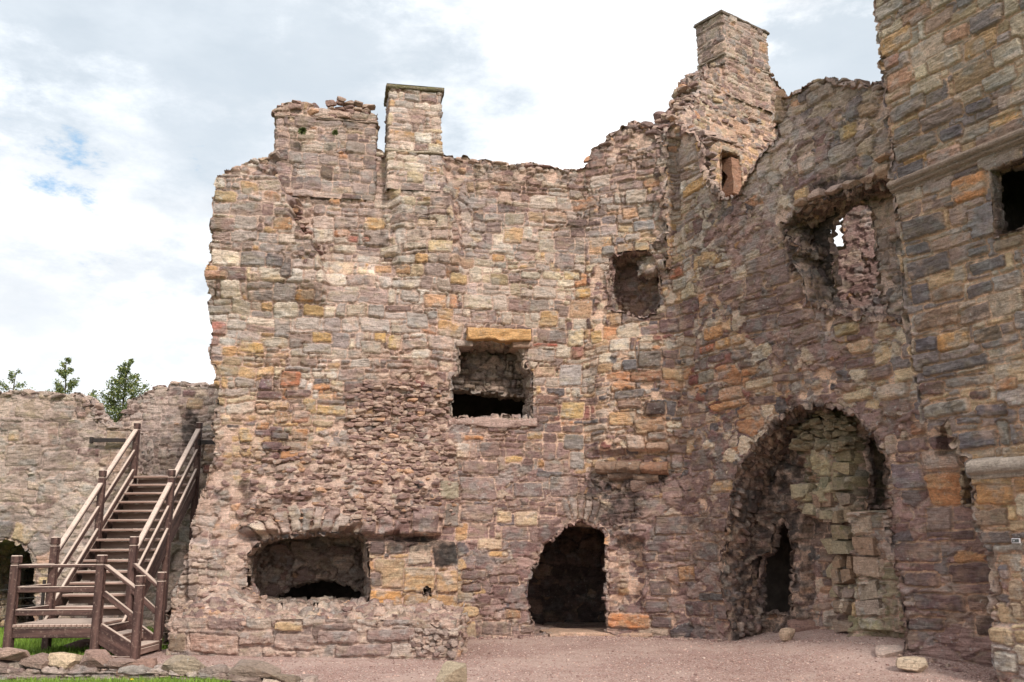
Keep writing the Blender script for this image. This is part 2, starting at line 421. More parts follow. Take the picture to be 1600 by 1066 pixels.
    vary = (1+.30*fbm(U*7, V*15, 4, seed+109)+.22*fbm(U*1.1, V*1.1, 3, seed+113))[..., None]
    # staining inside a stone: iron ochre and grey crusts
    q1 = smooth(fbm(U*5, V*9, 4, seed+115), .12, .42)[..., None]*.42; q2 = smooth(fbm(U*4.4+9, V*6, 4, seed+117), .1, .4)[..., None]*.5
    lum = (col@np.array([.3, .6, .1]))[..., None]
    col = col*(1-q1)+(lum*np.array([1.22, .98, .66]))*q1; col = col*(1-q2)+(lum*.6+.14)*np.array([1.06, 1.0, .95])*q2
    C = (mcol*(1-tcol[..., None]) + col*vary*tcol[..., None])*shade
    off = off+np.zeros(shp)
    Q = P + N*(h+off)[..., None]
    A = np.zeros(shp+(3,)); A[..., 0] = 1-tcol
    if soot is not None: A[..., 1] = np.clip(soot(px, py, U, V), 0, 1)
    if moss is not None: A[..., 2] = np.clip(moss(px, py, U, V), 0, 1)
    grid_add(acc, Q, mask, C, A)
    return Q

def grid_add(acc, Q, mask, C, A):
    nv, nu = Q.shape[:2]
    idx = np.arange(nv*nu).reshape(nv, nu)
    if mask is None: cell = np.ones((nv-1, nu-1), bool)
    else: cell = mask[:-1, :-1] & mask[1:, 1:] & mask[:-1, 1:] & mask[1:, :-1]
    q = np.stack([idx[:-1, :-1][cell], idx[:-1, 1:][cell], idx[1:, 1:][cell], idx[1:, :-1][cell]], 1)
    used = np.unique(q); rm = np.full(nv*nu, -1); rm[used] = np.arange(len(used))
    acc.add(Q.reshape(-1, 3)[used], rm[q], C.reshape(-1, 3)[used], A.reshape(-1, 3)[used])

def grid(u0, u1, v0, v1, res):
    u = np.arange(u0, u1+res, res); v = np.arange(v0, v1+res, res)
    return np.meshgrid(u, v)

def densify(poly, step=.05, jag=.03, seed=1, closed=True):
    rng = np.random.RandomState(seed); out = []; n = len(poly)
    for i in range(n if closed else n-1):
        a = np.array(poly[i]); b = np.array(poly[(i+1) % n]); l = np.hypot(*(b-a)); k = max(1, int(l/step))
        for j in range(k): out.append(a+(b-a)*j/k)
    if not closed: out.append(np.array(poly[-1]))
    out = np.array(out); s = np.arange(len(out))*step
    nx = fbm(s*4.0, s*0+seed*3.1, 4, seed); ny = fbm(s*4.0, s*0+seed*7.7, 4, seed+3)
    k = np.floor(s/.19+.4*vnoise(s*2, s*0, seed)); bx = hash2(k, k*0+seed, seed)-.5; by = hash2(k, k*0+seed+9, seed)-.5
    return out + jag*np.stack([nx*.8+bx*2.0, ny*.8+by*2.0], 1)
def shrink(p, d):
    p = ccw(p); t = np.roll(p, -1, 0)-np.roll(p, 1, 0); t /= np.linalg.norm(t, axis=1, keepdims=True)+1e-9
    return p+np.stack([-t[:, 1], t[:, 0]], 1)*d
def ccw(p):
    p = np.array(p); x, y = p[:, 0], p[:, 1]
    return p if (x*np.roll(y, -1)-np.roll(x, -1)*y).sum() > 0 else p[::-1]

def reveal(acc, cur, poly, t0, t1, L, zones, sign=1, res=.03, seed=9, amp=1.0, closed=True, tdep=None, rough=.035, **kw):
    """the sides of an opening (sign 1) or the outer edge of a wall (sign -1)."""
    p = np.array(poly)
    if closed: p = np.concatenate([p, p[:1]])
    else:
        br = np.where(np.hypot(*(p[1:]-p[:-1]).T) > .5)[0]+1; runs = np.split(p, br); p = max(runs, key=len)
    seg = np.hypot(*(p[1:]-p[:-1]).T); s = np.concatenate([[0], np.cumsum(seg)])
    ss = np.arange(0, s[-1], res); ss = np.append(ss, s[-1])
    u = np.interp(ss, s, p[:, 0]); v = np.interp(ss, s, p[:, 1])
    tt = np.linspace(t0, t1, max(2, int(abs(t1-t0)/res)))
    T, SS = np.meshgrid(tt, ss, indexing='ij')
    if closed:
        m = max(1, int(min(.16, rough*3.2)/res)); pu = np.pad(u, m, mode='wrap'); pv = np.pad(v, m, mode='wrap')
    else:
        m = max(1, int(.16/res)); pu = np.pad(u, m, mode='edge'); pv = np.pad(v, m, mode='edge')
    us_ = np.mean([pu[i:i+len(u)] for i in range(2*m+1)], 0); vs_ = np.mean([pv[i:i+len(v)] for i in range(2*m+1)], 0)
    fade = np.exp(-np.maximum(T, 0)/.10)
    uu = us_+(u-us_)*fade+rough*(1-fade)*fbm(SS*3.5, T*5, 3, seed+201); vv = vs_+(v-vs_)*fade+rough*(1-fade)*fbm(SS*3.5, T*5+7, 3, seed+203)
    if t0 < 0:      # the rim starts flush with the face, however far the face stands out
        if cur is globals().get('CUR'):
            qx_, qy_ = proj(cur.P(u, v)); lip = np.clip(off_main(qx_, qy_, u, v)+.045+.04*(u > CUR.c[3]), -.2, .7)
        else: lip = np.full(u.shape, .05)
        T = np.where(T < 0, T/abs(t0)*lip[None], T)
    if tdep is not None: T = np.where(T > 0, T*tdep(u, v)[None], T)
    n = cur.nrm(u)
    P = cur.P(uu, vv)-n[None]*T[..., None]
    ds = np.gradient(P, axis=1); k = 3
    pad = np.pad(ds, ((0, 0), (k, k), (0, 0)), mode='edge'); ds = sum(pad[:, i:i+ds.shape[1]] for i in range(2*k+1))
    dt = np.gradient(P, axis=0)
    N = np.cross(ds, dt)*sign; N /= np.linalg.norm(N, axis=-1, keepdims=True)+1e-9
    U = T+20.0; Vv = SS
    masonry(acc, P, N, SS, U, None, L, zones, amp=amp*1.5, seed=seed, **kw)
LREV = Layout(-1, 18, 45, 26, rows=(.12, .3), lens=(.12, .4), seed=77)

# angular rocks
def _cube(n):
    vs = {}; V = []; Fc = []
    def vid(p):
        k = tuple(np.round(p, 5))
        if k not in vs: vs[k] = len(V); V.append(p)
        return vs[k]
    for ax in range(3):
        for sg in (-1, 1):
            for i in range(n):
                for j in range(n):
                    q = []
                    for (a, b) in ((0, 0), (1, 0), (1, 1), (0, 1)):
                        p = np.zeros(3); p[ax] = sg; p[(ax+1) % 3] = -1+2*(i+a)/n; p[(ax+2) % 3] = -1+2*(j+b)/n; q.append(vid(p))
                    Fc.append(q if sg > 0 else q[::-1])
    return np.array(V), np.array(Fc)
CUBE = {n: _cube(n) for n in (4, 5, 7, 12)}
RR = np.random.RandomState(5)
def rock(acc, c, size, color, rot=None, n=5, aux=(0, 0, 0), box=.62, cuts=9, rough=.035):
    V, Fc = CUBE[n]; v = V.copy()
    sph = v/np.linalg.norm(v, axis=1, keepdims=True)
    v = v*box*.8+sph*(1-box)
    for k in range(cuts):
        d = RR.normal(size=3); d /= np.linalg.norm(d); q = RR.uniform(.52, .8)
        e = v@d-q; v = v-np.maximum(e, 0)[:, None]*d
    v = v*(1+rough*(RR.rand(len(v), 1)-.5)*2)
    v = v*np.array(size)/2
    a = RR.uniform(0, 6.28) if rot is None else rot
    tx, ty = RR.uniform(-.15, .15, 2)
    Rz = np.array([[math.cos(a), -math.sin(a), 0], [math.sin(a), math.cos(a), 0], [0, 0, 1]])
    Rx = np.array([[1, 0, 0], [0, math.cos(tx), -math.sin(tx)], [0, math.sin(tx), math.cos(tx)]])
    Ry = np.array([[math.cos(ty), 0, math.sin(ty)], [0, 1, 0], [-math.sin(ty), 0, math.cos(ty)]])
    v = v@(Rz@Rx@Ry).T+np.array(c)
    col = np.array(color)*(1+.16*(RR.rand(len(v), 1)-.5))
    acc.add(v, Fc, col, aux, False)
def palcol(name):
    return pal_pick(np.array([PN.index(name)]), np.array([RR.rand()]))[0]*RR.uniform(.85, 1.15)
def rocks_on(acc, cur, path_uv, pal='core', step=.15, depth=.7, size=(.13, .3), flat=.5, rows=3, lift=0.0):
    p = np.array(path_uv); seg = np.hypot(*(p[1:]-p[:-1]).T); s = np.concatenate([[0], np.cumsum(seg)])
    for r in range(rows):
        x = RR.uniform(0, step)
        while x < s[-1]:
            u = np.interp(x, s, p[:, 0]); v = np.interp(x, s, p[:, 1])
            t = .06+depth*(r+RR.uniform(-.3, .3))/max(1, rows); w = RR.uniform(*size)
            P = cur.P(np.array(u), np.array(v))-cur.nrm(np.array(u))*t
            h = w*flat*RR.uniform(.6, 1.3)
            a = math.atan2(*(cur.d[min(len(cur.d)-1, max(0, int(np.searchsorted(cur.c, u))-1))][::-1]))
            rock(acc, P+[0, 0, lift+h*RR.uniform(-.25, .25)+r*.02], (w*1.25, w*.9, h), palcol(pal), rot=a+RR.uniform(-.4, .4), aux=(0, 0, 0))
            x += w*RR.uniform(.5, .95)+step*.05

# ------------------------------------------------------------------ materials
def new_mat(name):
    m = bpy.data.materials.new(name); m.use_nodes = True; nt = m.node_tree
    b = nt.nodes['Principled BSDF']; b.inputs['Roughness'].default_value = .9
    b.inputs['Specular IOR Level'].default_value = .25
    return m, nt, b
class NT:
    def __init__(s, nt): s.nt = nt; s.N = nt.nodes; s.L = nt.links
    def tc(s):
        t = s.N.new('ShaderNodeTexCoord'); g = s.N.new('ShaderNodeNewGeometry'); return g.outputs['Position']
    def noise(s, vec, scale, detail=4, rough=.6, sc=(1, 1, 1), out='Fac'):
        mp = s.N.new('ShaderNodeMapping'); mp.inputs['Scale'].default_value = sc; s.L.new(vec, mp.inputs[0])
        n = s.N.new('ShaderNodeTexNoise'); n.inputs['Scale'].default_value = scale; n.inputs['Detail'].default_value = detail
        n.inputs['Roughness'].default_value = rough; s.L.new(mp.outputs[0], n.inputs['Vector']); return n.outputs[out]
    def m(s, op, a, b=None, clamp=False):
        n = s.N.new('ShaderNodeMath'); n.operation = op; n.use_clamp = clamp
        for i, v in enumerate((a, b)):
            if v is None: continue
            if isinstance(v, (int, float)): n.inputs[i].default_value = v
            else: s.L.new(v, n.inputs[i])
        return n.outputs[0]
    def rng(s, v, a, b, c=0., d=1.):
        n = s.N.new('ShaderNodeMapRange'); n.interpolation_type = 'SMOOTHSTEP'
        for k, x in zip(('From Min', 'From Max', 'To Min', 'To Max'), (a, b, c, d)): n.inputs[k].default_value = x
        s.L.new(v, n.inputs['Value']); return n.outputs[0]
    def mix(s, f, a, b, mode='MIX'):
        n = s.N.new('ShaderNodeMix'); n.data_type = 'RGBA'; n.blend_type = mode
        for k, x in (('Factor', f), ('A', a), ('B', b)):
            if isinstance(x, (int, float)): n.inputs[k].default_value = x
            elif isinstance(x, (tuple, list)): n.inputs[k].default_value = (*x, 1)
            else: s.L.new(x, n.inputs[k])
        return n.outputs['Result']
    def bump(s, h, dist, strength=1., nrm=None):
        n = s.N.new('ShaderNodeBump'); n.inputs['Distance'].default_value = dist; n.inputs['Strength'].default_value = strength
        s.L.new(h, n.inputs['Height'])
        if nrm: s.L.new(nrm, n.inputs['Normal'])
        return n.outputs[0]
def stone_material():
    m, nt, b = new_mat('weathered_masonry'); t = NT(nt); p = t.tc()
    at = t.N.new('ShaderNodeAttribute'); at.attribute_name = 'Col'
    ax = t.N.new('ShaderNodeAttribute'); ax.attribute_name = 'Aux'
    sp = t.N.new('ShaderNodeSeparateColor'); t.L.new(ax.outputs['Color'], sp.inputs[0])
    mort, soot, moss = sp.outputs[0], sp.outputs[1], sp.outputs[2]  # second channel carries soot stains and painted shade
    n1 = t.noise(p, 30, 5, .7); n2 = t.noise(p, 5, 4, .6); bed = t.noise(p, 6, 4, .65, sc=(1, 1, 9)); n3 = t.noise(p, 95, 3, .7)
    f = t.m('ADD', t.m('MULTIPLY', t.m('SUBTRACT', n1, .5), 1.5), 1.0)
    f = t.m('MULTIPLY', f, t.m('ADD', t.m('MULTIPLY', t.m('SUBTRACT', bed, .5), 1.0), 1.0))
    f = t.m('MULTIPLY', f, t.m('ADD', t.m('MULTIPLY', t.m('SUBTRACT', n3, .5), 1.0), 1.0))
    cc = t.N.new('ShaderNodeCombineColor')
    for i in range(3): t.L.new(f, cc.inputs[i])
    c = t.mix(1.0, at.outputs['Color'], cc.outputs[0], 'MULTIPLY')
    # weathered grey skin and ochre bleeding
    c = t.mix(t.m('MULTIPLY', t.rng(n2, .5, .75), .35), c, (.30, .265, .24))
    n4 = t.noise(p, 3.1, 5, .6); c = t.mix(t.m('MULTIPLY', t.rng(n4, .56, .72), .16), c, (.44, .29, .15))
    lich = t.noise(p, 17, 4, .55); lz = t.noise(p, 1.3, 3, .5)
    lf = t.m('MULTIPLY', t.rng(lich, .62, .68), t.rng(lz, .42, .6))
    c = t.mix(t.m('MULTIPLY', lf, .55), c, (.55, .53, .49))
    dk = t.noise(p, 11, 5, .65); c = t.mix(t.m('MULTIPLY', t.rng(dk, .57, .72), .5), c, (.075, .062, .058))
    sn = t.rng(t.m('ADD', soot, t.m('MULTIPLY', t.m('SUBTRACT', t.noise(p, 7, 5, .7), .5), 1.4)), .25, .85)
    c = t.mix(t.m('MULTIPLY', t.m('MULTIPLY', sn, .86), t.rng(soot, 0.0, .15)), c, (.035, .029, .027))
    mn = t.rng(t.m('ADD', moss, t.m('MULTIPLY', t.m('SUBTRACT', t.noise(p, 9, 5, .7), .5), 1.3)), .3, .9)
    c = t.mix(t.m('MULTIPLY', t.m('MULTIPLY', mn, .7), t.rng(moss, 0.0, .15)), c, (.13, .135, .035))
    t.L.new(c, b.inputs['Base Color']); b.inputs['Roughness'].default_value = .93
    h = t.m('ADD', t.m('MULTIPLY', n1, .7), t.m('ADD', t.m('MULTIPLY', bed, .8), t.m('MULTIPLY', n3, .35)))
    t.L.new(t.bump(h, .045, 1.0), b.inputs['Normal'])
    return m
M_STONE = stone_material()
def wood_material(name='weathered_timber', ca=(.044, .023, .021), cb=(.125, .068, .057)):
    m, nt, b = new_mat(name); t = NT(nt)
    tcn = t.N.new('ShaderNodeTexCoord'); p = tcn.outputs['Object']; w = t.tc()
    at = t.N.new('ShaderNodeAttribute'); at.attribute_name = 'Col'
    g = t.noise(p, 14, 5, .65, sc=(.12, 1, 1)); g2 = t.noise(w, 6, 4, .6)
    c = t.mix(t.rng(g, .35, .7), ca, cb)
    geo = t.N.new('ShaderNodeNewGeometry'); sx = t.N.new('ShaderNodeSeparateXYZ'); t.L.new(geo.outputs['True Normal'], sx.inputs[0])
    up = t.rng(sx.outputs[2], .45, .75)      # upper faces are bleached and worn bare by rain and hands
    wear = t.m('MULTIPLY', up, t.rng(t.m('ADD', g2, t.m('MULTIPLY', g, .4)), .4, .7, .7, 1.0))
    c = t.mix(wear, c, (.56, .44, .37))
    sc = t.noise(w, 23, 5, .6); c = t.mix(t.m('MULTIPLY', t.rng(sc, .54, .7), .65), c, (.24, .165, .135))
    t.L.new(c, b.inputs['Base Color']); b.inputs['Roughness'].default_value = .72
    t.L.new(t.bump(g, .004, .8), b.inputs['Normal']); return m
M_WOOD = wood_material()
M_BOARD = wood_material('bare_boards', (.22, .135, .11), (.38, .26, .22))
def gravel_material():
    m, nt, b = new_mat('pink_gravel'); t = NT(nt); p = t.tc()
    vo = t.N.new('ShaderNodeTexVoronoi'); vo.inputs['Scale'].default_value = 62; t.L.new(p, vo.inputs['Vector'])
    big = t.noise(p, .55, 4, .6); mid = t.noise(p, 4, 4, .6); f = t.noise(p, 45, 4, .75)
    hs = t.N.new('ShaderNodeSeparateColor'); t.L.new(vo.outputs['Color'], hs.inputs[0])
    c = t.mix(hs.outputs[0], (.34, .195, .165), (.56, .385, .335))
    c = t.mix(t.m('MULTIPLY', t.rng(hs.outputs[1], .82, .95), .8), c, (.70, .60, .54))
    c = t.mix(t.m('MULTIPLY', t.rng(hs.outputs[2], .86, .95), .75), c, (.10, .065, .06))
    c = t.mix(t.rng(big, .4, .62, 0, .55), c, (.62, .46, .40)); c = t.mix(t.rng(mid, .48, .72, 0, .45), c, (.33, .19, .155))
    t.L.new(c, b.inputs['Base Color']); b.inputs['Roughness'].default_value = .95
    h = t.m('SUBTRACT', t.m('MULTIPLY', f, .8), vo.outputs['Distance'])
    t.L.new(t.bump(h, .02, 1.), b.inputs['Normal']); return m
M_GRAVEL = gravel_material()
def simple(name, c, rough=.9, c2=None, scale=8, bump=0, metal=0):
    m, nt, b = new_mat(name); t = NT(nt); p = t.tc(); n = t.noise(p, scale, 5, .65)
    t.L.new(t.mix(t.rng(n, .3, .7), c, c2 or tuple(x*.7 for x in c)), b.inputs['Base Color'])
    b.inputs['Roughness'].default_value = rough; b.inputs['Metallic'].default_value = metal
    if bump: t.L.new(t.bump(n, bump), b.inputs['Normal'])
    return m
M_TURF = simple('turf_soil', (.075, .13, .022), .95, (.05, .09, .018), 9, .03)
M_IRON = simple('rusty_iron', (.045, .032, .03), .7, (.02, .017, .017), 20)
M_WIRE = simple('steel_wire', (.35, .35, .35), .4, (.28, .28, .28), 20, metal=.8)
M_BARK = simple('bark', (.10, .075, .055), .9, (.05, .04, .03), 20)
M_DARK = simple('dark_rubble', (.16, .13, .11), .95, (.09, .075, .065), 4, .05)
def leaf_material(name, a, b_):
    m, nt, b = new_mat(name); t = NT(nt)
    at = t.N.new('ShaderNodeAttribute'); at.attribute_name = 'Col'
    n = t.noise(t.tc(), 3, 3, .6); t.L.new(t.mix(1.0, t.mix(n, a, b_), at.outputs['Color'], 'MULTIPLY'), b.inputs['Base Color'])
    b.inputs['Roughness'].default_value = .6
    try:
        b.inputs['Transmission Weight'].default_value = 0.0
        b.inputs['Subsurface Weight'].default_value = 0.0
    except Exception: pass
    return m
M_LEAF = leaf_material('conifer_leaf', (.17, .21, .08), (.09, .13, .055))
M_GRASS = leaf_material('grass_blade', (.16, .26, .035), (.10, .19, .03))

# ------------------------------------------------------------------ object helpers
def thing(name, label, cat, loc=(0, 0, 0), group=None):
    o = bpy.data.objects.new(name, None); S.collection.objects.link(o); o.location = tuple(float(x) for x in loc)
    o.empty_display_size = .3; tag(o, label, cat, group); return o
def tag(o, label, cat, group=None):
    o['label'] = label; o['category'] = cat
    if group: o['group'] = group
    return o
def structure(o, kind='structure'): o['kind'] = kind; return o
def chamfer_box(name, size, mat, parent, M, bev=.008, taper=None):
    """a box of the given size whose long side is local x, placed by the matrix M"""
    bm = bmesh.new(); bmesh.ops.create_cube(bm, size=1)
    for v in bm.verts: v.co = Vector((v.co.x*size[0], v.co.y*size[1], v.co.z*size[2]))
    if bev: bmesh.ops.bevel(bm, geom=list(bm.edges), offset=bev, segments=1, profile=.5, affect='EDGES')
    me = bpy.data.meshes.new(name); bm.to_mesh(me); bm.free(); me.materials.append(mat)
    o = bpy.data.objects.new(name, me); S.collection.objects.link(o); o.parent = parent
    o.matrix_parent_inverse = Matrix.Identity(4)
    o.matrix_local = Matrix.Translation(-Vector(parent.location)) @ M if parent else M
    return o
def beam(name, a, b, w, h, mat, parent, bev=.008):
    a, b = Vector(a), Vector(b); x = (b-a).normalized(); up = Vector((0, 0, 1))
    if abs(x.z) > .98: up = Vector((0, 1, 0))
    y = up.cross(x).normalized(); z = x.cross(y)
    M = Matrix.Translation((a+b)/2) @ Matrix((x, y, z)).transposed().to_4x4()
    return chamfer_box(name, ((b-a).length, w, h), mat, parent, M, bev)

# ------------------------------------------------------------------ ground
def ground_z(x, y):
    s = smooth(x, 3.0, 5.4); g = smooth(y, 12.2, 14.2)
    base = .30*s*g
    return base - .03 + .03*smooth(y, 11.0, 15.0)
def make_ground():
    a = Acc(); u = np.linspace(-1, 1, 121); u = np.sign(u)*np.abs(u)**3*900
    X, Y = np.meshgrid(u, u+15); Z = -.06-.002*np.hypot(X, Y-15)**.9+np.where(np.hypot(X, Y-15) > 60, -1.0, 0)
    grid_add(a, np.stack([X, Y, Z], -1), None, np.ones(X.shape+(3,)), np.zeros(X.shape+(3,)))
    structure(a.build('ground', M_TURF))
    a = Acc(); X, Y = np.meshgrid(np.arange(-8.5, 12, .07), np.arange(7, 20.5, .07))
    Z = ground_z(X, Y)+.012*fbm(X*1.5, Y*1.5, 3, 4)+.006*fbm(X*9, Y*9, 3, 5)
    # the gravel ends left of the wooden steps and before the low wall
    m = (X > interp(Y, [(7, -3.0), (12.3, -3.2), (12.6, -5.6), (13.6, -5.6), (14.4, -6.0), (15.8, -6.0), (16.2, -5.4), (20, -5.2)])+.12*fbm(X*2, Y*2, 3, 8))
    grid_add(a, np.stack([X, Y, Z], -1), m, np.ones(X.shape+(3,)), np.zeros(X.shape+(3,)))
    structure(a.build('gravel_courtyard', M_GRAVEL))
make_ground()

def bg_lawn():
    a = Acc(); X, Y = np.meshgrid(np.arange(-12, -5, .1), np.arange(10, 21, .1))
    Z = -.02+.03*fbm(X, Y, 3, 9)
    m = X < interp(Y, [(10, -3.2), (12.6, -5.5), (14.4, -5.9), (16.2, -5.3), (20, -5.0)])
    grid_add(a, np.stack([X, Y, Z], -1), m, np.ones(X.shape+(3,)), np.zeros(X.shape+(3,)))
    structure(a.build('lawn', M_TURF))
    rng = np.random.RandomState(3); n1 = 42000; n2 = 30000
    x1 = rng.uniform(-11, -5.3, n1); y1 = rng.uniform(14.2, 19.8, n1)
    x2 = rng.uniform(-8.2, -3.0, n2); y2 = rng.uniform(11.0, 12.05, n2)
    x = np.concatenate([x1, x2]); y = np.concatenate([y1, y2])
    keep = (fbm(x*3, y*3, 3, 5) > -.35) & (x < interp(y, [(10, -3.2), (12.2, -3.3), (12.6, -5.5), (14.4, -6.0), (16.2, -5.6), (20, -5.2)]))
    x, y = x[keep], y[keep]; n = len(x)
    h = rng.uniform(.05, .13, n)*np.where(y < 12.3, 1.1, 1.0); a_ = rng.uniform(0, 6.28, n); w = .006
    z = -.03; lx, ly = rng.normal(0, .03, (2, n))
    p = np.zeros((n, 4, 3)); dx, dy = np.cos(a_)*w, np.sin(a_)*w
    p[:, 0] = np.stack([x-dx, y-dy, z+0*x], 1); p[:, 1] = np.stack([x+dx, y+dy, z+0*x], 1)
    p[:, 2] = np.stack([x+lx+dx*.25, y+ly+dy*.25, z+h], 1); p[:, 3] = np.stack([x+lx-dx*.25, y+ly-dy*.25, z+h], 1)
    c = np.repeat((rng.uniform(.6, 1.5, (n, 1))*np.array([1, 1, 1])+rng.uniform(0, .4, (n, 1))*np.array([1, .4, 0])), 4, 0)
    g = Acc(); g.add(p.reshape(-1, 3), np.arange(n*4).reshape(-1, 4), c, (0, 0, 0))
    o = g.build('grass', M_GRASS); tag(o, 'short green grass growing round the wooden stairs and the low wall', 'grass'); structure(o, 'stuff')
bg_lawn()

# ------------------------------------------------------------------ the courtyard walls
CUR = Curve([(-5.9, 16.61), (-4.88, 16.8), (1.32, 18.0), (3.09, 17.4), (6.76, 10.5)], .10)
def pxpoly(cur, pts): return [cur.hit(*p) for p in pts]
def back_curve(cur, t, u0, u1):
    c = cur.shift(t); return c

OUT_MAIN = [(352,1100),(256,1100),(264,960),(280,908),(290,884),(302,852),(308,820),(316,790),(326,745),(338,700),(342,640),(341,600),(335,570),(330,548),(336,525),(331,495),(333,455),(328,436),(336,415),(335,380),(340,345),(337,325),(345,300),(350,290),
 (351,278),(368,268),(385,266),(400,256),(412,252),(425,246),(440,236),(600,236),(606,244),(688,244),(692,248),(740,250),(780,255),(830,258),(862,262),(905,266),(918,262),
 (925,240),(945,228),(956,212),(985,200),(988,193),(1012,197),(1023,210),(1029,228),(1037,226),(1043,206),(1058,194),(1075,200),(1095,208),(1106,235),(1101,262),(1110,288),(1128,316),
 (1163,300),(1185,255),(1200,232),(1214,222),(1222,150),(1240,146),(1265,134),(1304,124),(1320,132),(1345,129),(1360,134),(1385,126),(1470,100),(1900,20),(1900,1300),(800,1300)]
H = {  # openings seen in the walls: outline in the photograph, depth, jagged edge
 'window': ([(703,655),(701,625),(704,592),(712,578),(713,541),(728,534),(802,534),(821,545),(823,570),(834,582),(834,655)], .75, .012),
 'niche': ([(951,404),(962,397),(985,392),(1012,392),(1026,408),(1034,430),(1034,478),(1026,494),(1000,498),(968,492),(950,486),(948,440)], .75, .02),
 'passage': ([(834,1000),(826,972),(822,930),(827,886),(842,878),(845,848),(864,838),(878,822),(908,812),(936,819),(946,832),(949,870),(951,940),(952,1000)], 2.9, .022),
 'oven': ([(388,946),(388,866),(400,850),(436,836),(500,830),(560,832),(574,842),(577,862),(577,946)], 1.3, .012),
 'putlog': ([(657,932),(657,918),(663,913),(671,917),(672,932)], .45, .006),
 'arch_window': ([(1232,372),(1224,350),(1244,332),(1266,320),(1330,298),(1372,284),(1398,280),(1408,300),(1409,360),(1415,430),(1426,490),(1416,503),(1350,496),(1300,487),(1264,478),(1258,440),(1240,405),(1252,385)], .55, .035),
 'alcove': ([(1150,1030),(1142,960),(1131,900),(1133,850),(1145,800),(1155,745),(1180,695),(1215,655),(1250,632),(1285,626),(1312,632),(1345,655),(1372,678),(1388,715),(1391,790),(1394,850),(1406,900),(1416,950),(1422,1030)], .72, .034),
 'slit': ([(1502,790),(1501,733),(1540,733),(1540,790)], .6, .004),
}
HUV = {}
for k, (pts, dep, jag) in H.items():
    HUV[k] = ccw(densify(pxpoly(CUR, pts), .05, jag, seed=len(k)*3+1))
OUTUV = densify(pxpoly(CUR, OUT_MAIN), .05, .042, seed=3)

